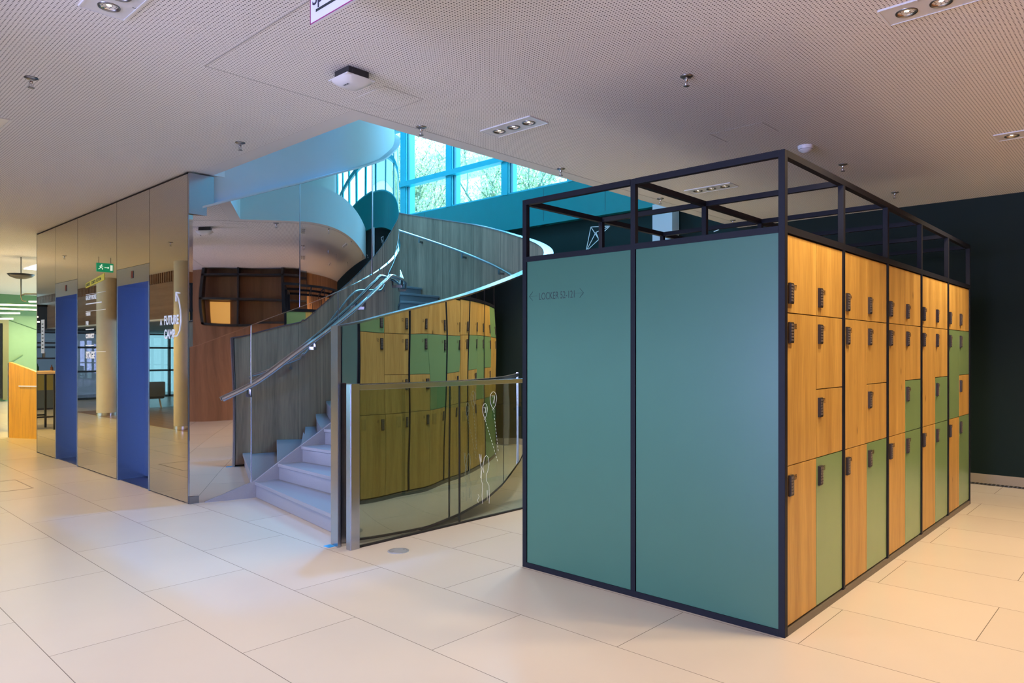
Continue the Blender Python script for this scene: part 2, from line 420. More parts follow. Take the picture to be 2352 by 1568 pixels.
def elevator(y0, y1, label):
    e = empty('elevator', (EX, y0, 0), label=label, cat='elevator', group='elevators in the mirrored wall')
    w = y1-y0; D = .34
    b = MB(); b.box((.0,g2,DZ),(T,w-g2,HZ)); b.box((0,g2,DZ-.012),(D,w-g2,DZ)); h = b.build('header_panel', M_steel, e)
    b = MB(); b.box((-.004,w*.5-.03,DZ+.05),(.0,w*.5+.03,DZ+.13)); d = b.build('floor_display', M_screen, h)
    b = MB()
    for k, (ya,yb,za,zb) in enumerate(((-.018,.018,.118,.123),(-.018,-.013,.06,.12),(.013,.018,.06,.12),(-.018,.018,.057,.062))):
        b.box((-.0052,w*.5+ya,DZ+za),(-.004,w*.5+yb,DZ+zb))
    d2 = b.build('red_digit', M_red, h)
    b = MB(); b.box((.0,w-.035,0),(D,w-.004,DZ-.012)); b.build('side_jamb', M_blue, e)
    b = MB(); b.box((.0,.004,0),(D,.035,DZ-.012)); b.build('side_jamb', M_blue, e)
    for ya, yb in ((.035,w*.5-.002),(w*.5+.002,w-.035)):
        b = MB(); b.box((D-.05,ya,.02),(D-.015,yb,DZ-.012)); b.build('door_leaf', M_blue, e)
    b = MB(); b.box((D-.015,0,0),(D+.02,w,DZ)); b.box((0.02,.0,0),(D,w,.004)); b.build('threshold', M_steel_d, e)
    return e
elevator(YE[1], YE[2], 'nearer elevator doorway glowing blue under a lilac display panel, right of the two')
elevator(YE[3], YE[4], 'farther elevator doorway glowing blue, narrower in view, left of the two')

# steel end post of the elevator wall
b = MB(); b.box((EX,YE[0]-.03,2.79),(EX+.24,YE[0],ZC-.02)); b.box((EX,YE[0]-.003,0),(EX+.012,YE[0],2.79))
struct(b.build('trim_5', M_steel), 'brushed steel return at the end of the mirrored wall')

# lettering on the mirrored wall (reads from the hall, so it runs towards -Y)
dec = empty('wall_lettering', (EX-.002, 9.98, 1.4), label='white wall directory lettering on mirrored panel between the elevators, ending in STAGE', cat='lettering')
def wtxt(s, y, z, size, par, mat=M_wline, off=0.004, sx=.8, nm='lettering'):
    return text_obj(nm, s, size, mat, par, face_frame((0, y, z), (0,-1,0), (0,0,1)), offset=off, sx=sx)
wtxt('STAGE', 0, -.01, .105, dec, sx=1.05); wtxt('CONNECT', 0, .24, .07, dec, sx=.9); wtxt('BAR', 0, .40, .07, dec); wtxt('& PEOPLE', 0, .52, .05, dec)
wtxt('GALLERY PEOPLE', 0, .715, .07, dec, sx=.72)
b = MB()
for z in (.78, .57, .07): b.box((-.001,-.72,z-.002),(.001,0,z+.002))
b.box((-.001,-.58,.655),(.001,0,.668)); b.box((-.001,-.3,.14),(.001,0,.152)); b.box((-.001,-.3,.34),(.001,0,.352)); b.build('rule_lines', M_wline, dec)
dec2 = empty('tape_banner', (EX-.002, 9.98, 2.26), label='yellow slanted caution-tape decal high on the mirrored panel between elevators', cat='decal')
b = MB(); b.prism([(0,0),(.68,.06),(.68,.14),(0,.06)],0,.001,0,face_frame((0,0,0),(0,-1,0),(0,0,1))); b.build('tape_band', M_gold, dec2)
for i in range(7): text_obj('tape_lettering', 'UNDER CONSTRUCTION'[i*3:i*3+3], .05, M_ink, dec2, face_frame((-.0015,-.02-i*.094,.018+i*.0085),(0,-1,.088),(0,.088,1)), sx=.85, offset=.001)
dec3 = empty('wall_lettering', (EX-.002, 7.53, 1.62), label='white FUTURE CAMP lettering with curved arrow on mirrored panel right of the nearer elevator', cat='lettering')
wtxt('FUTURE', 0, .12, .125, dec3); wtxt('CAMP', 0, -.02, .125, dec3)
wtxt('A', .1, .12, .08, dec3)
b = MB()
pts = [(-.22,-.0),(-.32,.0),(-.38,.05),(-.41,.14),(-.40,.25),(-.36,.36),(-.30,.43)]
b.tube([(0,y,z) for y,z in pts], .006, 6); b.bar((0,-.30,.43),(0,-.30,.34),.012); b.bar((0,-.30,.43),(0,-.38,.42),.012)
b.build('arrow', M_wline, dec3)
dec4 = empty('notice_sheet', (EX-.002, 11.93, 1.45), label='narrow white paper notice on the mirrored panel left of the farther elevator', cat='notice')
b = MB(); b.box((-.001,-.13,0),(.001,.03,.48)); b.build('paper', M_plast, dec4)
b = MB()
for i in range(8): b.box((-.0018,-.10+.01*(i%3),.06+i*.05),(-.001,.0,.075+i*.05))
b.build('print', M_ink, dec4)

# ------------------------------------------------------------------ staircase
CC = (-3.948, 8.917)
def w2(r, d): return (r*sin(TH)+d*cos(TH), -r*cos(TH)+d*sin(TH))
def pol(a, R):
    a = radians(a); return w2(CC[0]+R*cos(a), CC[1]+R*sin(a))
def Rin(a):
    # straight run beside the first steps, then a rounded core
    return smooth_rin(a)
def lerp(tab, a):
    if a <= tab[0][0]: return tab[0][1]
    for (x0,y0),(x1,y1) in zip(tab[:-1], tab[1:]):
        if a <= x1: return y0+(y1-y0)*(a-x0)/(x1-x0)
    return tab[-1][1]
def smooth_lerp(tab, a, w=3.0):
    return sum(lerp(tab, a+w*(k/4)) for k in range(-4,5))/9
def rin_raw(a):
    if a < -40: return 2.17/cos(radians(max(a,-75)+59))
    u = min(a+40, 31); return 2.2945+.0138*u-.000223*u*u
smooth_rin = rin_raw
TOP = [(-53.4,1.63),(-47.6,1.755),(-38.1,1.925),(-25.2,2.205),(-.5,2.71),(22.8,3.18),(40.2,3.56),(64.3,3.97),(102,4.75)]
BOT = [(-53.4,0),(-46,.004),(-42,.03),(-38.1,.065),(-33.6,.13),(-30,.22),(-25.2,.40),(-16,.98),(20,1.0),(60,2.35),(96,3.4),(102,3.4)]
ITOP = [(-68,2.81),(-52.7,3.03),(-40.5,3.21),(-33.5,3.33),(-22,3.53),(-12.7,3.71),(-5.5,3.88),(2,4.04),(9,4.22),(30,4.6),(110,5.9)]
Ro = 4.45
def arc_sheet(name, a0, a1, Rf, zb, zt, mats, parent, na=160, nz=40, t=.0, wav=0, wsc=2.2, seed=0, side=1, cuts=()):
    """curved sheet between two heights; side=+1 faces outwards, wav is the waviness of the rolled sheet"""
    b = MB(); vs = []
    for i in range(na+1):
        a = a0+(a1-a0)*i/na
        for j in range(nz+1):
            f_ = j/nz; z = zb(a)+(zt(a)-zb(a))*f_
            R = Rf(a)
            if wav:
                s = radians(a)*R
                R += wav*(noise.noise(Vector((s*wsc, z*wsc*.55, seed)))+.4*noise.noise(Vector((s*wsc*2.3, z*wsc*1.1, seed+9))))
            x, y = pol(a, R); vs.append((x, y, z))
    fs = []
    for i in range(na):
        for j in range(nz):
            k = i*(nz+1)+j; q = (k, k+nz+1, k+nz+2, k+1); fs.append(q if side > 0 else q[::-1])
    b.add(vs, fs, 0, True)
    return b.build(name, mats, parent)
# mirrored core
core = empty('wall_curved', (0,0,0)); struct(core, 'curved mirror-polished steel core wall of the stair')
cz = lambda a: 0.0
MID = [(-68,1.49),(-52.7,1.73),(-38,1.97),(-30.7,2.11),(-12,2.48),(9,2.86),(110,4.9)]
mz = lambda a: smooth_lerp(MID, a)
cuts = [-67.6, -40.5, -18.5, 9, 40, 75, 105]
for k in range(len(cuts)-1):
    a0, a1 = cuts[k]+.06, cuts[k+1]-.06
    arc_sheet('steel_sheet', a0, a1, Rin, mz, lambda a: lerp(ITOP, a), M_mirror_w, core, na=max(16,int((a1-a0)*3)), nz=60, wav=.0046, wsc=.9, seed=k*3.7)
lcuts = [-67.6, -52.7, -30.7, 0, 30, 60, 105]
for k in range(len(lcuts)-1):
    a0, a1 = lcuts[k]+.06, lcuts[k+1]-.06
    arc_sheet('steel_sheet', a0, a1, lambda a: Rin(a)+.012, cz, lambda a: mz(a)-.004, M_mirror_w, core, na=max(16,int((a1-a0)*3)), nz=60, wav=.0042, wsc=1.0, seed=50+k*3.7)
b = MB(); vs = []; fs = []
for i in range(181):
    a = -67.6+172*i/180; z = mz(a)
    for R_, dz in ((Rin(a)-.003,-.005),(Rin(a)+.015,-.005),(Rin(a)+.015,.003),(Rin(a)-.003,.003)):
        x,y = pol(a,R_); vs.append((x,y,z+dz))
for i in range(180):
    for j in range(4): fs.append((i*4+j,i*4+(j+1)%4,(i+1)*4+(j+1)%4,(i+1)*4+j))
b.add(vs,fs,0,False); b.build('edge_strip', M_chrome, core)
arc_sheet('backing', -67.6, 105, lambda a: Rin(a)-.012, cz, lambda a: lerp(ITOP, a)-.004, M_gap, core, na=200, nz=2)
# joints read as thin bright strips
for a,z0_,z1_,e_ in [(a,mz(a),lerp(ITOP,a),.0015) for a in cuts[1:3]]+[(a,0,mz(a),.0135) for a in lcuts[1:3]]:
    b = MB(); x,y = pol(a, Rin(a)+e_)
    b.bar((x,y,z0_),(x,y,z1_),.006,.010); b.build('joint_strip', M_steel, core)
b = MB(); b.box((EX+.01,YE[0]-.02,0),(EX+.16,YE[0]+.08,.07)); 
b.build('foot_box', M_steel_d, core)
# white band above the mirror
band = arc_sheet('wall_upper', -65.5, 110, lambda a: Rin(a)-.06, lambda a: lerp(ITOP,a)-.02, lambda a: 7.9, M_soffit, None, na=180, nz=6)
struct(band, 'smooth curved pale wall above the mirrored core')
b = MB(); vs=[]; fs=[]
n_ = 150
for i in range(n_+1):
    a = -67+(177)*i/n_; z = lerp(ITOP, a)
    for R_, dz in ((Rin(a)-.07,0),(Rin(a)+.012,0),(Rin(a)+.012,.02),(Rin(a)-.07,.02)):
        x,y = pol(a,R_); vs.append((x,y,z+dz))
for i in range(n_):
    for j in range(4): fs.append((i*4+j,i*4+(j+1)%4,(i+1)*4+(j+1)%4,(i+1)*4+j))
b.add(vs,fs,0,False); struct(b.build('trim_6', M_soffit), 'thin ledge on top of the mirrored core')

st = empty('spiral_staircase', (*pol(-53,3.3),0), label='curving staircase with pale stone steps and mirror-clad balustrade beside the glass guard', cat='staircase')
ST = Vector((*pol(-53,3.3),0))
def stp(o):
    o.parent = st; o.location = -ST; return o
RISE = .1625
angs = [-52+5.7*k for k in range(8)] + [19.5+5.35*k for k in range(15)]
for k, a0 in enumerate(angs[:-1]):
    a1 = angs[k+1]+.35; zt = RISE*(k+1); zb = max(0, zt-RISE-.03) if k else 0.0
    nseg = max(3, int((a1-a0)/1.5))
    b = MB()
    def sector(aa, ab, z0, z1, ri, ro):
        A_ = [aa+(ab-aa)*i/nseg for i in range(nseg+1)]
        poly = [pol(a, Rin(a)+ri) for a in A_]+[pol(a, ro) for a in reversed(A_)]
        b.prism(poly, z0, z1)
    sector(a0+.35, a1, zb, zt-.036, .004, Ro-.105)
    sector(a0, a1, zt-.036, zt, .003, Ro-.105)
    stp(b.build('landing' if k == 7 else 'step', M_stone, None, bevel=.006))
def skirt_top(a):
    return RISE*(a+64)/12 if a < -52 else RISE*(1+(a+52)/5.7)
b = MB(); vs = []; fs = []
for i in range(61):
    a = -64+50.5*i/60; z = skirt_top(a)+.004; x,y = pol(a, Rin(a)+.030); x2,y2 = pol(a, Rin(a)+.008)
    lo = 0.0 if a < -50 else max(0, z-.3)
    vs += [(x,y,lo),(x,y,z),(x2,y2,z),(x2,y2,lo)]
for i in range(60):
    for j in range(4): fs.append((i*4+j,(i+1)*4+j,(i+1)*4+(j+1)%4,i*4+(j+1)%4))
b.add(vs,fs,0,False); stp(b.build('skirting', M_stone, None))
# soffit under the flight
b = MB(); vs=[]; fs=[]
n_=150
for i in range(n_+1):
    a = -44+(93+44)*i/n_; z = lerp(BOT,a)
    for R_, zz_ in ((Rin(a)+.01,z+.02),(Ro-.02,z+.02),(Ro-.02,z+.07),(Rin(a)+.01,z+.07)):
        x,y = pol(a,R_); vs.append((x,y,zz_))
for i in range(n_):
    for j in range(4): fs.append((i*4+j,(i+1)*4+j,(i+1)*4+(j+1)%4,i*4+(j+1)%4))
b.add(vs,fs,0,True); stp(b.build('soffit', M_white, None))
# outer balustrade: mirror cladding outside, oak panelling inside, cap rail
bz = lambda a: lerp(BOT,a)
tz = lambda a: smooth_lerp(TOP,a)
oc = [-53.2, -38.1, -22.5, -7, 8.5, 24, 39.5, 55, 70.5, 86, 102]
for k in range(len(oc)-1):
    stp(arc_sheet('mirror_cladding', oc[k]+.03, oc[k+1]-.03, lambda a: Ro, bz, tz, M_mirror_w, None, na=60, nz=60, wav=.0046, wsc=1.5, seed=20+k*2.3))
stp(arc_sheet('core_board', -53.2, 102, lambda a: Ro-.012, bz, tz, M_gap, None, na=200, nz=2))
ic = [-53.2+10.4*k for k in range(16)]
for k in range(15):
    stp(arc_sheet('oak_panelling', ic[k]+.03, min(102,ic[k+1]-.03), lambda a: Ro-.10, lambda a: max(0,bz(a)+.02), tz, M_wwood, None, na=14, nz=2, side=-1))
b = MB(); vs=[]; fs=[]; n_=200
for i in range(n_+1):
    a = -53.4+(155.4)*i/n_; z = tz(a)
    for R_, dz in ((Ro-.108,0),(Ro+.008,0),(Ro+.008,.014),(Ro-.108,.014)):
        x,y = pol(a,R_); vs.append((x,y,z+dz))
for i in range(n_):
    for j in range(4): fs.append((i*4+j,i*4+(j+1)%4,(i+1)*4+(j+1)%4,(i+1)*4+j))
b.add(vs,fs,0,False); b.add(vs[:4],[(0,1,2,3)],0)
stp(b.build('cap_rail', M_steel, None))
vs=[]; fs=[]; b = MB()
for i in range(n_+1):
    a = -44+(144)*i/n_; z = bz(a)
    for R_, dz in ((Ro-.11,-.012),(Ro+.004,-.012),(Ro+.004,.008),(Ro-.11,.008)):
        x,y = pol(a,R_); vs.append((x,y,z+dz))
for i in range(n_):
    for j in range(4): fs.append((i*4+j,i*4+(j+1)%4,(i+1)*4+(j+1)%4,(i+1)*4+j))
b.add(vs,fs,0,False); stp(b.build('bottom_trim', M_frame, None))
# end post
b = MB(); p0 = Vector((*pol(-53.45,Ro+.012),0)); p1 = Vector((*pol(-53.45,Ro-.115),0)); mid = (p0+p1)/2
u_ = (p1-p0).normalized(); Mx = face_frame(mid, u_, (0,0,1))
b.box((-.065,0,-.012),(.065,1.655,.012),0,Mx)
for zz_ in (.25,.85,1.35,1.6): b.lathe([(.006,0),(.006,.014)],(0,0,0),10,1,Mx @ Matrix.Translation((.03,zz_,0)))
stp(b.build('end_post', [M_steel, M_steel_d], None))
b = MB(); b.box((2.96,4.63,0),(3.02,4.70,.003)); tag(b.build('tape_mark', emis('blue_tape',(.02,.35,.75),.0)),'bright blue tape scrap on the floor beside the staircase end post','tape')

# handrails
def rail(pts, brks, R_attach, name='handrail', parent=None):
    P3 = []
    # round the corners a little
    for i, p in enumerate(pts):
        if 0 < i < len(pts)-1 and len(pts[i]) > 3:
            q0, q1 = Vector(pts[i-1][:3]), Vector(pts[i+1][:3]); c = Vector(p[:3])
            a = c+(q0-c).normalized()*.05; d = c+(q1-c).normalized()*.05
            P3 += [a, (a+d+2*c)/4, d]
        else: P3.append(Vector(p[:3]))
    b = MB(); b.tube(P3, .0215, 14); r = stp(b.build(name, M_chrome, None))
    b = MB()
    for a, R_, Rw, z in brks:
        x,y = pol(a,R_); xw,yw = pol(a,Rw)
        b.bar((x,y,z-.02),(x,y,z-.085),.035,.008); b.bar((x,y,z-.085),(xw,yw,z-.085),.035,.03)
        o = b.build('bracket', M_steel_d, r); b = MB()
    return r
def railpt(a, R_, z, corner=False): 
    x,y = pol(a,R_); return (x,y,z,1) if corner else (x,y,z)
IR = lambda a: Rin(a)+.085
IRZ = [(-64,.92),(-60,1.0),(-52,1.14),(-17.5,2.24),(-12.8,2.36)]
pts = [railpt(a, IR(a), smooth_lerp(IRZ,a,4)) for a in [-60+ i*1.6 for i in range(29)]]
pts += [railpt(-12.8, IR(0), 2.36, True)] + [railpt(a, IR(0), 2.36) for a in (-8,-3,2,7,12)] + [railpt(16, IR(0), 2.36, True)]
pts += [railpt(a, IR(a), 2.36+(a-16)*.0315) for a in range(20, 92, 3)]
rail(pts, [(a, IR(a), Rin(a), lerp(IRZ,a) if a < -12 else (2.36 if a < 16 else 2.36+(a-16)*.0315)) for a in (-53.5,-38,-24,-2,10,34,58,82)], 0)
ORad = Ro-.185
ORZ = [(-52,1.12),(-46,1.27),(-16,2.20),(-10,2.32),(14,2.38),(22.8,2.61),(64.3,3.67),(90,4.32)]
pts = [railpt(a, ORad, smooth_lerp(ORZ,a,2.5)) for a in [-51+i*2.0 for i in range(71)]]
rail(pts, [(a, ORad, Ro-.10, smooth_lerp(ORZ,a,2.5)) for a in (-44,-30,-15,2,18,28.5,43,57,64,80)], 0)

# ------------------------------------------------------------------ tinted glass guard in front of the stair
gd = empty('glass_guard', (3.03,4.47,0), label='waist-high tinted glass guard with steel post and rail in front of the mirrored balustrade', cat='glass railing')
b = MB(); b.box((.0,-.03,0),(.075,.03,1.225)); b.box((-.006,-.026,0),(.0,.026,1.22)); b.build('post', M_steel, gd, bevel=.002)
b = MB(); b.box((3.6,-.03,0),(3.675,.03,1.225)); b.build('post', M_steel, gd, bevel=.002)
b = MB(); b.box((.075,-.025,1.175),(3.6,.025,1.215)); b.build('top_rail', M_steel, gd, bevel=.002)
for x0,x1 in ((.075,1.102),(1.112,2.35),(2.36,3.6)):
    b = MB(); b.box((x0,-.006,.012),(x1,.006,1.175)); b.build('glass_pane', M_glass_t, gd)
b = MB(); b.box((1.102,-.007,.01),(1.112,.007,1.175)); b.box((2.35,-.007,.01),(2.36,.007,1.175)); b.build('joint_seal', M_gap, gd)
b = MB(); b.box((.075,-.012,.0),(3.6,.012,.014)); b.build('bottom_channel', M_gap, gd)
# white line drawing on the glass
b = MB()
def stroke(pts, r=.0016): b.tube([(x,0,z) for x,z in pts], r, 5)
def balloon(cx_, cz_, rx, rz):
    pts = [(cx_+rx*cos(t)*(1-.22*(sin(t) < 0)*(-sin(t))), cz_+rz*sin(t)*(1.0 if sin(t) > 0 else 1.35)) for t in [i*2*pi/28-pi/2 for i in range(29)]]
    stroke(pts); zb_ = cz_-rz*1.35
    stroke([(cx_,zb_),(cx_-.010,zb_-.018),(cx_+.012,zb_-.018),(cx_,zb_)])
    s = rx*.9
    for d in (0,.010):
        stroke([(cx_-s*.55+d,cz_+s*.7-d),(cx_+s*.45,cz_+s*.7-d),(cx_-s*.05+d,cz_-s*1.1)])
balloon(0.10,1.045,.042,.062); balloon(-.005,.955,.030,.052)
def dashed(p, q, n):
    for i in range(n):
        t0, t1 = i/n, (i+.55)/n; stroke([(p[0]+(q[0]-p[0])*t, p[1]+(q[1]-p[1])*t) for t in (t0,t1)])
dashed((.105,.935),(.165,.56),12); dashed((.0,.86),(.16,.47),13)
stroke([(-.055,.565),(-.045,.5),(-.062,.5),(-.055,.565)]); stroke([(-.075,.57),(-.05,.43),(-.06,.36)])
stroke([(-.02,.40),(-.03,.46),(-.015,.53),(.012,.55),(.035,.53),(.045,.47),(.03,.41),(.012,.38),(.012,.33),(.045,.28),(.05,.18),(.047,.12)])
stroke([(-.02,.40),(-.055,.47),(-.045,.40),(-.05,.34),(-.035,.30),(-.042,.2),(-.035,.13)])
stroke([(-.09,.22),(-.075,.2),(-.10,.17),(-.085,.15)]); stroke([(.02,.24),(.022,.15),(.03,.24)])
o = b.build('line_drawing', M_wline, gd, loc=(1.41,-.0095,0)); o['label'] = 'white line drawing of a child with two balloons marked 7'
# round floor socket
fs_ = empty('floor_socket', (3.262,4.182,0), label='round grey floor socket cover set in the tiles before the glass guard', cat='floor outlet')
b = MB(); b.lathe([(.078,0),(.078,.003),(.072,.004),(.0,.004)],(0,0,0),40); b.build('cover', plain('grey_cover',(.30,.31,.33),.4), fs_)
b = MB(); b.tube([(.066*cos(i*pi/18),.066*sin(i*pi/18),.0042) for i in range(36)],.0012,6,closed=True)
for s_ in (-1,1): b.lathe([(.006,0),(.006,.0052)],(.05*s_,.0,0),10)
b.build('ring', M_steel_d, fs_)
# flush floor hatch lines at the left
b = MB()
fx = empty('floor_hatch', (1.95,9.0,0), label='thin rectangular hatch outline in the tiles near the farther elevator', cat='floor hatch')
for a,c in (((-.25,.0),(.16,.012)),((-.25,.75),(.16,.762)),((-.25,0),(-.238,.762)),((.148,0),(.16,.762))): b.box((a[0],a[1],0),(c[0],c[1],.0012))
b.build('outline', plain('hatch_line',(.15,.11,.08),.5), fx)

# ------------------------------------------------------------------ lockers
LX, LY, UN = 3.602, 1.461, .889
FW = .035; LYB = 3.262; LYM = 2.376; FT = 2.49; PT = 2.09
XE = LX+5*UN
fr = empty('locker_rack', (LX,LY,0), label='anthracite steel frame cage with sage green end panels carrying the two rows of lockers', cat='locker rack')
def F(a): return (a[0]-LX, a[1]-LY, a[2])
YS = [LY, LYM-FW/2, LYB-FW]
def fbox(b, a, c): b.box(F(a), F(c))
for i in range(6):
    X = LX+i*UN - (FW/2 if 0 < i < 5 else (0 if i == 0 else FW))
    for j, Y in enumerate(YS):
        b = MB()
        full = (j != 1) or i in (0,5); e_ = 0 if (j != 1 and i in (0,5)) else .0009
        fbox(b, (X+e_,Y+e_,0 if full else PT), (X+FW-e_,Y+FW-e_,FT-e_)); b.build('post', M_frame, fr, bevel=.0015)
    e_ = .0 if i in (0,5) else .0012
    for ya_, yb_ in ((LY+FW,YS[1]),(YS[1]+FW,LYB-FW)):
        b = MB(); fbox(b, (X+e_,ya_,FT-FW+e_),(X+FW-e_,yb_,FT-e_)); b.build('cross_bar', M_frame, fr)
for Y in YS:
    b = MB(); fbox(b,(LX+FW,Y,FT-FW),(XE-FW,Y+FW,FT)); b.build('top_rail', M_frame, fr)
for Y in (YS[0], YS[2]):
    b = MB(); fbox(b,(LX+FW,Y,PT-.022),(XE-FW,Y+FW,PT+.015)); b.build('middle_rail', M_frame, fr)
    b = MB(); fbox(b,(LX+FW,Y,0),(XE-FW,Y+FW,FW)); b.build('bottom_rail', plain('taupe_plinth',(.15,.125,.10),.45), fr)
for X in (LX, XE-FW):
    b = MB(); fbox(b,(X,LY+FW,PT-.022),(X+FW,LYB-FW,PT+.012)); b.build('middle_rail', M_frame, fr)
    b = MB(); fbox(b,(X,LY+FW,0),(X+FW,LYB-FW,FW)); b.build('bottom_rail', M_frame, fr)
ends = []
for X in (LX+.008, XE-.02):
    for ya, yb in ((LY+FW, YS[1]),(YS[1]+FW, LYB-FW)):
        b = MB(); fbox(b,(X,ya+.002,FW),(X+.012,yb-.002,PT-.022)); ends.append(b.build('end_panel', M_green, fr))
tx = face_frame(F((LX+.0078, 3.122, 1.806)), (0,-1,0), (0,0,1))
text_obj('lettering', 'LOCKER 52-121', .068, M_ink, ends[1], tx, extrude=.0003, offset=-.0004, sx=.665)
b = MB()
def arrow(y, dirn):
    z = 1.833-0; L = .07
    b.bar(F((LX+.0075,y,z)),F((LX+.0075,y-dirn*L,z)),.0035,.001)
    e = y-dirn*L
    b.bar(F((LX+.0075,e,z)),F((LX+.0075,e+dirn*.03,z+.03)),.0035,.001); b.bar(F((LX+.0075,e,z)),F((LX+.0075,e+dirn*.03,z-.03)),.0035,.001)
arrow(3.135,-1) ; arrow(2.818,1)
b.build('arrows', M_ink, ends[1])
b = MB(); fbox(b,(LX+FW,LY+FW+.40,FW),(XE-FW,LYB-FW-.40,PT-.03)); b.build('inner_core', M_carc, fr)

ROWS = [.045, .868, 1.249, 1.658, PT-.027]
def lockmesh():
    b = MB(); w, h, d = .050, .108, .011
    b.box((-w/2,-d,0),(w/2,0,h)); b.box((-w/2+.004,-d-.003,.004),(w/2-.004,-d,h-.004),1 if False else 0)
    for r in range(6):
        for c in range(2): b.box((-.017+c*.019,-d-.0055,.012+r*.0155),(-.002+c*.019,-d-.003,.0225+r*.0155),1)
    return b.mesh('lock', [M_lock, M_key])
LOCK = lockmesh()
DM = {}
W_, G_ = 'w', 'g'
# per unit, per column: list of (row_from, row_to, finish), top first
FRONT = [
 [[(3,4,W_),(1,3,W_),(0,1,W_)], [(3,4,W_),(2,3,W_),(1,2,W_),(0,1,G_)]],
 [[(3,4,W_),(1,3,W_),(0,1,W_)], [(3,4,W_),(2,3,W_),(1,2,W_),(0,1,G_)]],
 [[(3,4,W_),(1,3,W_),(0,1,W_)], [(3,4,W_),(2,3,W_),(1,2,G_),(0,1,G_)]],
 [[(3,4,W_),(1,3,W_),(0,1,W_)], [(3,4,W_),(2,3,W_),(1,2,G_),(0,1,G_)]],
 [[(3,4,W_),(1,3,G_),(0,1,W_)], [(3,4,W_),(2,3,G_),(1,2,W_),(0,1,G_)]],
]
BACK = [
 [[(3,4,G_),(1,3,W_),(0,1,W_)], [(3,4,W_),(2,3,W_),(1,2,W_),(0,1,W_)]],
 [[(3,4,W_),(2,3,G_),(1,2,W_),(0,1,W_)], [(3,4,W_),(1,3,G_),(0,1,W_)]],
 [[(3,4,W_),(2,3,G_),(1,2,W_),(0,1,W_)], [(3,4,W_),(1,3,W_),(0,1,W_)]],
 [[(3,4,W_),(2,3,G_),(1,2,W_),(0,1,W_)], [(3,4,W_),(1,3,G_),(0,1,W_)]],
 [[(3,4,W_),(2,3,G_),(1,2,W_),(0,1,G_)], [(3,4,G_),(1,3,W_),(0,1,G_)]],
]
def cabinet(i, side, lay, num, label):
    x0 = LX+i*UN+(FW/2 if i else FW)+.001; x1 = LX+(i+1)*UN-(FW/2 if i < 4 else FW)-.001; w = x1-x0
    if side == 0: c = empty('locker_cabinet', (x0, LY+.008, 0), 0)
    else: c = empty('locker_cabinet', (x1, LYB-.008, 0), pi)
    tag(c, label, 'locker cabinet', 'locker cabinets facing the aisle' if side == 0 else 'locker cabinets facing the staircase')
    b = MB(); b.box((0,.022,FW+.002),(w,.40,PT-.024)); b.build('carcass', M_carc, c)
    cols = lay if side == 0 else lay[::-1]
    cw = w/2
    for ci, col in enumerate(cols):
        for r0, r1, fin in col:
            xa, xb = ci*cw+.002, (ci+1)*cw-.002; za, zb_ = ROWS[r0]+.0025, ROWS[r1]-.0025
            if ci == 0: xa += .001
            b = MB(); b.box((xa,0,za),(xb,.019,zb_))
            d = b.build('door', M_oak if fin == W_ else M_greend, c, bevel=.001)
            d['label'] = ('oak' if fin == W_ else 'green')+' locker door'
            lk = bpy.data.objects.new('lock', LOCK); COL.objects.link(lk); lk.parent = d
            lx = xa+.045; lz = za+.045 if r1 == 4 else zb_-.045-.108
            lk.location = (lx, 0, lz)
            text_obj('number', str(num), .042, M_inkb, d, face_frame((lx+.056,-.0008,lz+.074),(1,0,0),(0,0,1)), extrude=.0003, sx=.8)
            num += 1
    return num
n_ = 87
FL = ['locker cabinet nearest the camera on the aisle side, oak with one green bottom door',
      'second locker cabinet along the aisle, mostly oak, one green door at the bottom right',
      'middle locker cabinet on the aisle side, oak with two stacked green doors on its right',
      'fourth locker cabinet along the aisle, next to last before the dark wall',
      'last locker cabinet on the aisle side, tall green door beside a small oak one']
for i in range(5): n_ = cabinet(i, 0, FRONT[i], n_, FL[i])
n_ = 52
BL = ['locker cabinet facing the stair nearest its green end panel, mirrored largest in the balustrade',
      'second stair-side locker cabinet, oak and teal doors seen mirrored left of centre in the balustrade',
      'middle stair-side locker cabinet, seen only as a reflection in the balustrade',
      'fourth stair-side locker cabinet, seen small in the mirrored balustrade',
      'farthest stair-side locker cabinet, seen at the right end of the mirrored row']
for i in range(5): n_ = cabinet(i, 1, BACK[i], n_, BL[i])

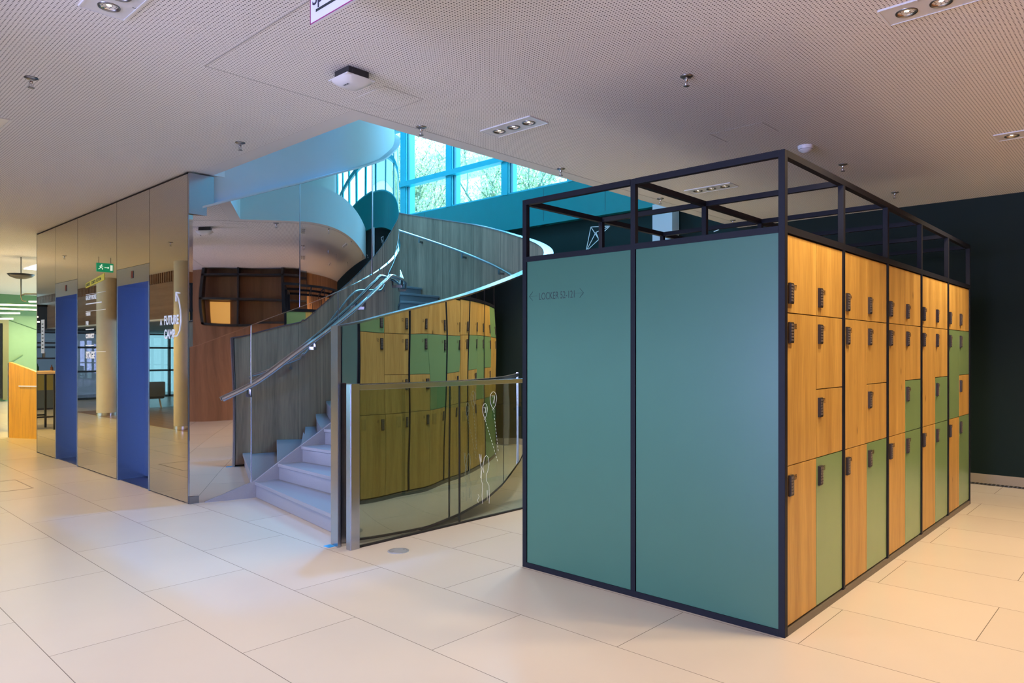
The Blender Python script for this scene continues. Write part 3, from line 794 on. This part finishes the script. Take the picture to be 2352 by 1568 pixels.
# ------------------------------------------------------------------ ceiling fittings
def sprinkler():
    r = empty('sprinkler', cat='sprinkler')
    b = MB(); b.lathe([(.040,0),(.040,-.004),(.022,-.012),(.012,-.014)],(0,0,0),20); b.build('escutcheon', M_steel_d, r)
    b = MB(); b.lathe([(.010,-.012),(.010,-.030),(.007,-.034)],(0,0,0),14); b.tube([(.009,0,-.032),(.013,0,-.045),(.006,0,-.060)],.003,8); b.tube([(-.009,0,-.032),(-.013,0,-.045),(-.006,0,-.060)],.003,8); b.lathe([(.004,-.034),(.004,-.058)],(0,0,0),8)
    b.build('body', M_chrome, r)
    b = MB(); b.lathe([(.019,-.062),(.019,-.065),(.004,-.066)],(0,0,0),16); b.build('deflector', M_steel_d, r)
    return r
SP = [(1.235,5.33,'sprinkler at upper left of the ceiling, by the lilac-lit perforated field'),
      (2.80,5.70,'sprinkler above the elevator wall, left of the stair opening'),
      (3.56,4.28,'sprinkler at the edge of the stair opening nearest its corner'),
      (5.27,4.28,'sprinkler on the opening edge above the far window, left of the locker frame'),
      (4.05,2.27,'sprinkler alone in the middle of the ceiling above the green end panel'),
      (6.93,2.27,'sprinkler on the ceiling right of the white smoke detector'),
      (8.52,2.25,'sprinkler nearest the dark wall, farthest right'),
      (7.05,4.28,'sprinkler seen through the locker frame over the opening edge, left one'),
      (8.85,4.28,'sprinkler seen through the locker frame close to the dark wall'),
      (1.235,11.6,'sprinkler over the hall beside the farther elevator, high at the left edge'),
      (1.9,14.6,'small sprinkler on the yellow-lit ceiling at far left')]
sp0 = sprinkler()
for i,(x,y,lb) in enumerate(SP):
    o = sp0 if i == 0 else copy_tree(sp0); o.location = (x,y,ZC); tag(o,lb,'sprinkler','ceiling sprinklers')

def downlight():
    r = empty('downlight_fixture')
    b = MB()
    X_, Y_ = .105, .26; cyc = [-.155,0,.155]; z0, z1 = -.006, .0
    # plate with three round holes: ring strips
    def plate():
        ys = [-Y_, -.0775, .0775, Y_]
        for k, c in enumerate(cyc):
            ya, yb = ys[k], ys[k+1]; n = 32; R = .050
            vs = []; 
            for i in range(n):
                a = 2*pi*i/n; dx, dy = cos(a), sin(a)
                t = min(X_/abs(dx) if abs(dx) > 1e-6 else 9, ((yb-c) if dy > 0 else (c-ya))/abs(dy) if abs(dy) > 1e-6 else 9)
                vs.append((dx*t, c+dy*t, z0)); vs.append((R*dx, c+R*dy, z0)); vs.append((R*dx, c+R*dy, z1+.02))
            fs = []
            for i in range(n):
                j = (i+1) % n; fs += [(3*i,3*j,3*j+1,3*i+1),(3*i+1,3*j+1,3*j+2,3*i+2)]
            b.add(vs, fs)
            # fill the corners left by the radial fan
            for sx_ in (-1,1):
                for yy in (ya,yb):
                    b.add([(0,c,z0+.0004),(sx_*X_,yy,z0+.0002),(sx_*X_,c,z0+.0002),(0,yy,z0+.0002)],[])
    plate()
    for s_ in (-1,1):
        b.box((s_*X_-.004,-Y_,-.009),(s_*X_+.004,Y_,0)); b.box((-X_,s_*Y_-.004,-.009),(X_,s_*Y_+.004,0))
    b.build('plate', M_plast, r)
    for k, c in enumerate(cyc):
        b = MB(); b.lathe([(.052,-.006),(.051,-.011),(.045,-.011),(.043,-.003),(.040,.004)],(0,c,0),28,caps=False)
        sp_ = b.build('spotlight', M_steel_d, r)
        b = MB(); b.lathe([(.043,-.004),(.036,.006),(.020,.0115),(.001,.012)],(0,c,0),24,caps=False); b.build('reflector', M_reflector, sp_)
        b = MB(); b.lathe([(.012,.000),(.015,.003),(.013,.007)],(0,c,0),16); b.build('lens', M_lampc if k == 1 else M_lampw, sp_)
    return r
DL = [(4.04,3.75,0,'triple downlight between the stair opening edge and the locker frame'),
      (1.245,3.78,0,'triple downlight cut by the top left edge of the picture'),
      (4.05,.86,0,'triple downlight at top right, cut by the upper edge'),
      (6.93,.82,0,'triple downlight at the right edge of the ceiling'),
      (6.98,3.62,0,'triple downlight seen through the top of the locker frame'),
      (1.245,6.65,0,'triple downlight over the hall, seen mirrored in the elevator wall'),
      (1.245,9.5,0,'triple downlight beside the farther elevator, seen mirrored')]
dl0 = downlight()
WARM = (1.0,.74,.43); SOFT = (1.0,.82,.66)
PW = [(62,(1,.90,.80)),(230,(1,.88,.76)),(270,WARM),(290,(1,.77,.50)),(150,WARM),(80,SOFT),(240,(1,.74,.40))]
for i,(x,y,rz,lb) in enumerate(DL):
    o = dl0 if i == 0 else copy_tree(dl0); o.location = (x,y,ZC); tag(o,lb,'downlight','triple downlights in the ceiling')
    for s_ in (-.155,.155):
        lamp('SPOT','downlight_lamp',(x,y+s_,ZC-.02),PW[i][0]/2,PW[i][1],(0,0,0),spot=128,blend=.75,radius=.05)
# unseen hall downlights, spots by the far wall, added fill for stair-side lockers
for (x,y,e,c_) in ((1.3,.9,50,SOFT),(-1.6,3.8,60,(.9,.8,1)),(7.6,-.9,200,WARM),(4.6,-.9,200,WARM),(-1.6,7.6,90,SOFT),(8.9,5.4,160,(1,.80,.42)),(7.8,4.05,170,(1,.80,.38)),(5.6,4.0,110,(1,.92,.84))):
    lamp('SPOT','downlight_lamp',(x,y,ZC-.02 if y < 6 or x < 2.5 else ZC-.02),e,c_,(0,0,0),spot=130,blend=.8,radius=.06)
# warm yellow light of the bar area at far left
lamp('SPOT','bar_light',(2.2,15.0,3.15),420,(1,.70,.16),spot=150,radius=.05)
lamp('SPOT','bar_light',(5.2,19.5,3.15),520,(1,.76,.26),spot=160,radius=.05)
lamp('SPOT','bar_light',(6.0,23.8,3.15),420,(1,.90,.6),spot=165,radius=.05)
# added blue spot that tints the floor and steps at the stair foot
aim(lamp('SPOT','stairwell_floor_fill',(5.0,6.3,7.6),1100,(.06,.34,1.0),spot=30,blend=.35,radius=.12),(2.7,5.7,0))

sd = empty('smoke_detector', (6.10,2.30,ZC), label='white round smoke detector above the near corner of the locker frame', cat='smoke detector')
b = MB(); b.lathe([(.062,0),(.062,-.012),(.058,-.030)],(0,0,0),32); b.build('base', M_plast, sd)
b = MB(); b.lathe([(.057,-.030),(.057,-.034),(.050,-.040),(.030,-.055),(.012,-.060)],(0,0,0),32)
b.build('sensor_head', M_plast, sd)
b = MB(); b.lathe([(.0585,-.030),(.0585,-.033)],(0,0,0),32); b.build('vent_ring', M_blackp, sd)

ap = empty('wireless_access_point', (2.57,3.76,ZC), label='white rounded-square wireless box on a black mount on the ceiling', cat='access point')
b = MB(); b.box((-.075,-.075,-.055),(.075,.075,0)); b.box((-.05,-.078,-.04),(-.02,-.075,-.015)); b.build('mount', M_blackp, ap, bevel=.004)
b = MB(); n = 12; vs = []; fs = []
def sq(u,v,z):
    return (u,v,z)
N_ = 24
for i in range(N_+1):
    for j in range(N_+1):
        u = -1+2*i/N_; v = -1+2*j/N_; r_ = .108
        rr = max(abs(u),abs(v)); q = (abs(u)**4+abs(v)**4)**.25 or 1e-6; k_ = rr/q
        vs.append((u*r_*k_, v*r_*k_, -.058-.042*(1-rr**3)))
for i in range(N_):
    for j in range(N_): k = i*(N_+1)+j; fs.append((k,k+1,k+N_+2,k+N_+1))
b.add(vs,fs,0,True); b.build('cover', M_plast, ap)
b = MB(); b.box((-.104,-.104,-.062),(.104,.104,-.052)); b.build('back_plate', M_plast, ap, bevel=.02)
text_obj('lettering','WI-FI',.022,M_ink,ap,face_frame((-.05,.0,-.1006),(0,-1,0),(-1,0,0)))

sg = empty('hanging_sign', (1.80,2.97,2.985), label='white hanging sign with magenta border and the word Sprinkler at the top edge', cat='sign')
b = MB(); b.box((0,-.9,0),(.008,.0,.20)); b.build('board', plain('sign_board',(.78,.80,.92),.4), sg)
b = MB(); b.box((-.001,-.9,0),(.0,.0,.005)); b.box((-.001,-.005,0),(0,0,.20)); b.build('border', plain('magenta_edge',(.35,.02,.18),.4), sg)
text_obj('lettering','Sprinkler',.095,plain('sign_ink',(.03,.03,.06),.5),sg,face_frame((-.001,-.018,.083),(0,-1,0),(0,0,1)),offset=.001)
b = MB(); b.box((-.0015,-.42,.045),(-.0005,-.05,.057)); b.build('bar', M_ink, sg)

# ------------------------------------------------------------------ white wall drawings and column beyond the lockers
pp = empty('paper_plane_drawing', (XW-.003,0,0), label='white outline of a folded paper plane on the dark wall behind the locker frame', cat='drawing')
b = MB()
def s2(p, q): b.bar((0,p[0],p[1]),(0,q[0],q[1]),.012,.004,up=(1,0,0))
A_,B_,C_,D_,E_,F_ = (7.04,3.52),(6.66,3.49),(7.14,3.13),(6.94,3.42),(6.88,3.30),(6.80,3.40)
for p,q in ((A_,B_),(A_,C_),(A_,E_),(B_,D_),(B_,F_),(C_,E_),(D_,E_),(C_,D_)): s2(p,q)
b.build('outline', M_wline, pp)
pd = empty('dash_marks', (XW-.003,0,0), label='two short white dashes on the dark wall right of the white pillar', cat='drawing')
b = MB(); s2((4.86,3.19),(4.78,3.21)); s2((4.74,3.235),(4.66,3.25)); b.build('dashes', M_wline, pd)
b = MB(); b.box((XW-.25,5.39,0),(XW-.05,5.72,3.66)); o = b.build('square_pillar', M_soffit); tag(o,'pale square pillar against the dark wall, behind the locker frame','pillar')

# ------------------------------------------------------------------ far-left bar area
b = MB(); b.box((1.0,26,0),(12,26.3,3.2)); struct(b.build('wall_back', M_greenw), 'light green wall at the back of the bar area')
b = MB()
for (xa,za),(xb,zb_) in (((6.3,2.6),(8.9,1.6)),((8.9,1.6),(7.8,1.0)),((6.0,.7),(7.0,1.4))): b.bar((xa-1.2,25.98,za),(xb-1.2,25.98,zb_),.05,.01)
struct(b.build('trim_7', plain('green_groove',(.16,.28,.13),.6)))
b = MB(); b.box((1.0,25.4,2.75),(12,26,3.2)); struct(b.build('trim_8', plain('green_bulkhead',(.12,.24,.10),.6)), 'dark green bulkhead at the top of the green wall')
wp = empty('wood_partition', (3.13,14.7,0), label='bright orange wood-grain partition beside the elevator wall edge', cat='partition')
b = MB(); b.prism([(.0,0),(1.2,0),(1.2,.96),(0,1.30)],0,.06,0,face_frame((0,0,0),(.46,-.89,0),(0,0,1))); b.build('board', M_ora, wp)
b = MB(); b.box((.22,.0,.88),(1.2,.02,.90),0,face_frame((0,0,.0),(.46,-.89,0),(0,0,1)) @ Matrix(((1,0,0,0),(0,0,1,0),(0,-1,0,0.07),(0,0,0,1)))); b.build('inlay_strip', M_wline, wp)
b = MB(); b.bar((-.03,.06,0),(-.03,.06,1.28),.06,.04); b.build('edge_post', M_steel, wp)
tb = empty('high_table', (2.6,15.9,0), label='tall wooden-topped bar table at the left edge of the picture', cat='bar table')
b = MB(); b.box((-.9,-.35,1.06),(.36,.35,1.11)); b.build('top', M_oakl, tb, bevel=.004)
for sx_ in (-.8,.25):
    for sy in (-.3,.3): b = MB(); b.bar((sx_,sy,0),(sx_,sy,1.06),.035); b.build('leg', M_black, tb)
b = MB(); b.bar((-.8,-.3,.25),(.25,-.3,.25),.03); b.bar((-.8,.3,.25),(.25,.3,.25),.03); b.build('foot_rail', M_black, tb)
def stool(x,y,lb):
    s_ = empty('bar_stool',(x,y,0),label=lb,cat='stool',group='bar stools at far left')
    b = MB(); b.lathe([(.17,.72),(.18,.74),(.17,.76),(.0,.765)],(0,0,0),20); b.build('seat', M_black, s_)
    for k in range(4):
        a = k*pi/2+.5; b = MB(); b.tube([(.1*cos(a),.1*sin(a),.72),(.2*cos(a),.2*sin(a),0)],.012,8); b.build('leg', M_black, s_)
    b = MB(); b.tube([(.165*cos(i*pi/10),.165*sin(i*pi/10),.25) for i in range(20)],.009,6,closed=True); b.build('foot_ring', M_black, s_)
stool(2.55,16.7,'black bar stool behind the tall wooden table at the left edge')
stool(3.0,17.6,'second black bar stool, farther back by the screen at the left edge')
tv = empty('wall_screen',(5.0,25.9,0),label='large dark screen in a brass frame on the green wall at the left edge',cat='screen')
b = MB(); b.box((-2.6,-.06,.1),(.25,0,2.35)); b.build('screen_panel', M_screen, tv)
b = MB(); b.box((.25,-.1,.05),(.40,0,2.5)); b.box((-2.6,-.1,2.35),(.25,0,2.5)); b.build('brass_frame', plain('dull_brass',(.22,.20,.08),.4), tv)
pl = empty('pendant_lamp',(3.41,15.4,0),label='black saucer pendant on a thin rod with glowing tubes, at far left',cat='pendant lamp')
b = MB(); b.lathe([(.0,2.80),(.08,2.805),(.17,2.84),(.215,2.885),(.21,2.89),(.0,2.885)],(0,0,0),28); b.build('saucer', M_black, pl)
b = MB(); b.lathe([(.008,2.885),(.008,3.2)],(0,0,0),10); b.tube([(0,0,2.80),(0,0,2.5),(-.0,-.02,2.44),(.02,-.05,2.40),(.06,-.1,2.39)],.01,8); b.tube([(0,0,2.5),(.05,-.04,2.53),(.9,-.8,2.53)],.012,8); b.build('rod', M_black, pl)
for (p,q) in (((.1,-.12,2.39),(1.0,-1.0,2.39)),((-1.4,1.2,2.36),(1.0,-.9,2.30)),((-1.4,.9,2.30),(.8,-.9,2.2)),((-1.5,.9,2.16),(-.1,-.35,2.16)),((-1.5,.8,2.06),(-.2,-.35,2.06))):
    b = MB(); b.bar(p,q,.035,.025); b.build('light_tube', M_tube, pl)
b = MB(); b.box((3.9,14.7,ZC-.02),(5.1,17.4,ZC-.001)); tag(b.build('light_panel', M_skyp),'bright white ceiling light panel just beyond the elevator wall at left','light panel')
# dark-framed glazing closing the far end of the lounge
w = empty('window_3'); struct(w)
b = MB()
for i in range(9): b.box((-7.0+i*1.0,24.9,0),(-6.93+i*1.0,25.0,2.9))
for z in (0,.85,1.6,2.05,2.85): b.box((-7.1,24.9,z),(1.0,25.0,z+.06))
b.build('window_frame', M_black, w)
b = MB(); b.box((-3.0,24.94,0),(1.0,24.95,2.9)); b.build('window_pane', glass_mat('dimmed_window_glass',(.045,.045,.055),.05), w)  # glass tint only dims the sky outside; the next pane is left brighter
b = MB(); b.box((-7.1,24.94,0),(-3.0,24.95,2.9)); b.build('window_pane', glass_mat('grey_window_glass',(.18,.26,.28),.05), w)
# wall behind the elevators closing the view
b = MB(); b.box((5.2,12.2,0),(5.4,14.2,3.2)); struct(b.build('wall_back', M_greenw), 'green wall behind the elevators')

# ------------------------------------------------------------------ lounge seen mirrored in the steel wall
def col_(x,y,lb):
    c = empty('round_column',(x,y,0),label=lb,cat='column',group='round cream columns in the lounge')
    b = MB(); b.lathe([(.21,0.05),(.21,ZC)],(0,0,0),40); b.build('shaft', M_col, c)
    b = MB(); b.lathe([(.214,0),(.214,.07)],(0,0,0),40); b.build('base_ring', M_chrome, c)
col_(.05,13.9,'round cream column mirrored right of the nearer elevator')
col_(.05,18.3,'round cream column mirrored between the two elevators')
col_(.05,9.5,'round cream column beside the lounge, nearest the hall')
b = MB(); b.box((-.55,4,2.2),(-.40,28,ZC)); 
for i in range(200): b.box((-.40,4+i*.12,2.98),(-.36,4.05+i*.12,ZC))
struct(b.build('trim_9', [M_brownx]), 'brown wood fascia with slatted upper edge over the lounge')
b = MB(); b.box((-8,4,2.2),(-.55,28,2.3)); struct(b.build('ceiling', M_grey), 'low grey ceiling of the lounge')
b = MB(); b.box((-.56,4,2.17),(-.38,28,2.2)); struct(b.build('trim_10', M_white), 'white edge strip under the wood fascia')
# lounge glazing on the far side
w = empty('window_2'); struct(w)
b = MB()
for i in range(20): b.box((-7.2,4+i*1.2,0),(-7.1,4.06+i*1.2,2.2))
for z in (0,.9,1.75,2.15): b.box((-7.2,4,z),(-7.1,28,z+.05))
b.build('window_frame', M_black, w)
b = MB(); b.box((-7.16,4,0),(-7.15,28,2.2)); b.build('window_pane', M_glass_w, w)
b = MB(); b.box((-8.0,-6,0),(-7.9,-.2,ZC)); b.box((-8,6.4,0),(-7.9,4,ZC)); struct(b.build('wall_front', M_dark), 'dark wall behind the camera')
# brown panelled wall to the camera's right, with a lit niche, seen mirrored in the stair core
b = MB(); b.box((.8,-1.9,0),(XW,-1.6,ZC)); struct(b.build('wall_front', M_brownw), 'brown wood-panelled wall')
b = MB(); b.box((-8,-6.1,0),(2.0,-6.0,ZC)); b.box((.8,-6,0),(.9,-1.9,ZC)); struct(b.build('wall_front', plain('grey_wall',(.12,.11,.11),.6)), 'grey wall behind the camera')
ni = empty('lit_niche',(1.9,-1.58,1.33),label='amber-lit shelf niche with black frame in the brown wall, seen mirrored in the stair core',cat='niche')
b = MB(); b.box((.06,0,.78),(.42,.02,1.18)); b.build('glow_panel', M_amber, ni)
b = MB()
for z in (.72,1.2,1.7,1.9): b.box((-.05,0,z),(2.5,.30,z+.04))
for x in (-.05,.6,1.5,2.46): b.box((x,0,.72),(x+.04,.30,1.94))
b.build('frame', M_black, ni)
# lounge furniture
def sofa(x,y,rz,lb):
    s_ = empty('sofa',(x,y,0),rz,label=lb,cat='sofa',group='grey lounge sofas')
    b = MB(); b.box((-.9,-.4,.25),(.9,.4,.48)); b.build('seat', M_grey, s_, bevel=.03)
    b = MB(); b.box((-.9,.3,.3),(.9,.45,1.02)); b.build('backrest', M_grey, s_, bevel=.03)
    for sx_ in (-1,1): b = MB(); b.box((sx_*.9-.06,-.4,.3),(sx_*.9+.06,.45,.70)); b.build('armrest', M_grey, s_, bevel=.03)
    for sx_ in (-.8,.8):
        for sy in (-.35,.35): b = MB(); b.bar((sx_,sy,0),(sx_*.95,sy*.9,.26),.035); b.build('leg', M_oakl, s_)
sofa(-.95,12.75,-pi/2,'grey high-backed sofa mirrored right of the nearer elevator')
sofa(-2.4,16.8,-pi/2,'grey sofa mirrored between the elevators, behind the wood floor')
sofa(-1.4,20.6,-pi/2,'grey sofa farther back in the lounge')
def ltable(x,y,lb,h=.75):
    s_ = empty('lounge_table',(x,y,0),label=lb,cat='table',group='lounge tables')
    b = MB(); b.box((-.7,-.4,h-.03),(.7,.4,h)); b.build('top', M_black, s_)
    for sx_ in (-.65,.65):
        for sy in (-.35,.35): b = MB(); b.bar((sx_,sy,0),(sx_,sy,h-.03),.03); b.build('leg', M_black, s_)
ltable(-3.0,13.6,'black lounge table behind the grey sofa, mirrored beside FUTURE',1.0)
ltable(-3.2,18.6,'black lounge table mirrored between the elevators')
def lchair(x,y,rz,lb):
    s_ = empty('lounge_chair',(x,y,0),rz,label=lb,cat='chair',group='black lounge chairs')
    b = MB(); b.box((-.22,-.22,.44),(.22,.22,.48)); b.build('seat', M_black, s_, bevel=.01)
    b = MB(); b.box((-.22,.19,.6),(.22,.22,.9)); b.build('backrest', M_black, s_, bevel=.01)
    for sx_ in (-.2,.2):
        for sy in (-.2,.2): b = MB(); b.bar((sx_,sy,0),(sx_,sy,.9 if sy > 0 else .45),.022); b.build('leg', M_black, s_)
lchair(-4.0,12.8,.3,'black chair by the lounge table beside the window')
lchair(-4.1,14.4,2.0,'black chair at the far end of the lounge table')
lchair(-2.2,19.4,.3,'black chair mirrored between the elevators')
sh = empty('shelf_unit',(.75,21.5,0),-pi/2,label='black shelf unit with yellow and green lower doors, mirrored left of the farther elevator',cat='shelf')
b = MB()
for z in (0,.9,1.3,1.7,2.05): b.box((-.2,-.66,z),(.2,.66,z+.04))
for y in (-.66,-.02,.62): b.box((-.2,y,0),(.2,y+.04,2.09))
b.build('frame', M_black, sh)
b = MB(); b.box((.15,-.62,.5),(.19,.62,.9)); b.build('upper_door', plain('mustard_panel',(.32,.25,.05),.5), sh)
b = MB(); b.box((.15,-.62,.04),(.19,.62,.5)); b.build('lower_door', plain('slate_panel',(.10,.12,.12),.5), sh)
random.seed(4)
for i in range(8):
    b = MB(); h_ = .16+random.random()*.1
    b.lathe([(.035,0),(.035,h_*.65),(.012,h_*.8),(.012,h_)],(0,0,0),12)
    o = b.build('bottle', plain('bottle_glass',random.choice([(.3,.1,.04),(.05,.2,.08),(.5,.4,.3),(.4,.05,.05)]),.2), None, loc=(.22+i*.15,21.5+random.uniform(-.08,.08),.942 if i%2 else 1.342))
    tag(o,'%s bottle on the %s board of the black shelf unit, %s from its left' % (('small','slim')[i%2],('upper','lower')[i%2],['first','second','third','fourth'][i//2]),'bottle','bottles on the shelf unit')
# hanging exit sign (seen mirrored: arrow and figure point the other way in reality)
ex = empty('exit_sign',(1.33,14.3,2.93),label='green emergency exit sign with running figure, hanging from the ceiling and seen mirrored',cat='exit sign')
b = MB(); b.box((-.14,0,0),(.14,.03,.16)); b.build('box', M_exitg, ex)
b = MB(); b.bar((-.1,.015,.16),(-.1,.015,.27),.008); b.bar((.1,.015,.16),(.1,.015,.27),.008); b.build('hanger', M_steel_d, ex)
b = MB(); y_ = -.001
def fl(p,q,w_): b.bar((p[0],y_,p[1]),(q[0],y_,q[1]),w_,.002,up=(0,1,0))
b.box((-.125,y_-.001,.03),(-.085,y_,.13))
fl((.01,.08),(-.06,.08),.010); fl((-.06,.08),(-.045,.095),.010); fl((-.06,.08),(-.045,.065),.010)
b.lathe([(.010,-.001),(.010,.001)],(.055,y_,.128),12,0,Matrix.Rotation(pi/2,4,'X'))
fl((.062,.115),(.075,.078),.016); fl((.075,.078),(.045,.068),.010); fl((.045,.068),(.045,.04),.010); fl((.075,.078),(.092,.055),.010); fl((.092,.055),(.115,.045),.010); fl((.062,.11),(.035,.098),.008); fl((.068,.108),(.095,.095),.008)
b.build('pictogram', M_exitw, ex)

# ------------------------------------------------------------------ outside, beyond the glazing
b = MB(); b.box((XW+.5,-6,2.9),(60,60,3.0)); struct(b.build('ground', plain('terrace_paving',(.45,.47,.45),.9)), 'terrace outside the glazing')
random.seed(11)
def tree(x, y, z, H_, label, seed):
    random.seed(seed)
    t = empty('tree',(x,y,z),label=label,cat='tree',group='trees outside the stairwell window')
    b = MB(); lf = MB()
    def branch(p, d, L, r, lev):
        pts = [p]; dd = d.copy(); q = p.copy()
        for k in range(4):
            dd = (dd+Vector((random.uniform(-.18,.18),random.uniform(-.18,.18),random.uniform(-.05,.15)))).normalized()
            q = q+dd*L/4; pts.append(q.copy())
        b.tube(pts, [r*(1-.5*k/4) for k in range(5)], 5 if lev else 8)
        if lev >= 2:
            for k in range(44 if lev == 3 else 22):
                c = p.lerp(q, random.random())+Vector([random.gauss(0,.16) for _ in range(3)])
                a = Vector([random.gauss(0,1) for _ in range(3)]).normalized(); e = a.orthogonal().normalized(); s_ = random.uniform(.03,.06)
                w_ = a.cross(e); lf.add([c-e*s_, c+w_*s_*.5, c+e*s_, c-w_*s_*.5],[(0,1,2,3)])
        if lev < 3:
            for k in range([7,5,4][lev]):
                s0 = random.uniform(.3,1.0); c = p.lerp(q, s0)
                nd = (dd+Vector([random.gauss(0,.55) for _ in range(3)])+Vector((0,0,.15))).normalized()
                branch(c, nd, L*random.uniform(.5,.72), r*.5, lev+1)
    branch(Vector((0,0,0)), Vector((0,0,1)), H_*.5, .09, 0)
    b.build('trunk', M_bark, t); lf.build('foliage', M_leaf, t)
tree(13.8,16.6,3.0,6.0,'slender spring tree behind the left window bays',3)
tree(14.2,13.4,3.0,5.4,'slender spring tree behind the middle window bay',8)
tree(15.8,20.0,3.0,6.5,'larger spring tree at the left edge of the window',15)
tree(17.5,13.0,3.0,5.0,'farther spring tree on the right side of the window',21)
fa = empty('office_building',(34,24,3.0),label='pale office building with long window bands outside the stairwell glazing',cat='building')
b = MB(); b.box((0,-26,0),(6,26,13)); b.build('wall', M_fac, fa)
for k in range(4): b = MB(); b.box((-.06,-25.5,1.2+k*3.1),(0,25.5,2.5+k*3.1)); b.build('window_band', M_facd, fa)
pz = empty('parasol',(16.5,11.0,3.0),label='closed blue parasol on the terrace outside the right window bay',cat='parasol')
b = MB(); b.lathe([(.02,0),(.02,2.3)],(0,0,0),10); b.build('pole', M_steel_d, pz)
b = MB(); b.lathe([(.05,1.2),(.18,1.25),(.28,1.7),(.32,2.0),(.05,2.35)],(0,0,0),20); b.build('canopy', M_bsky, pz)
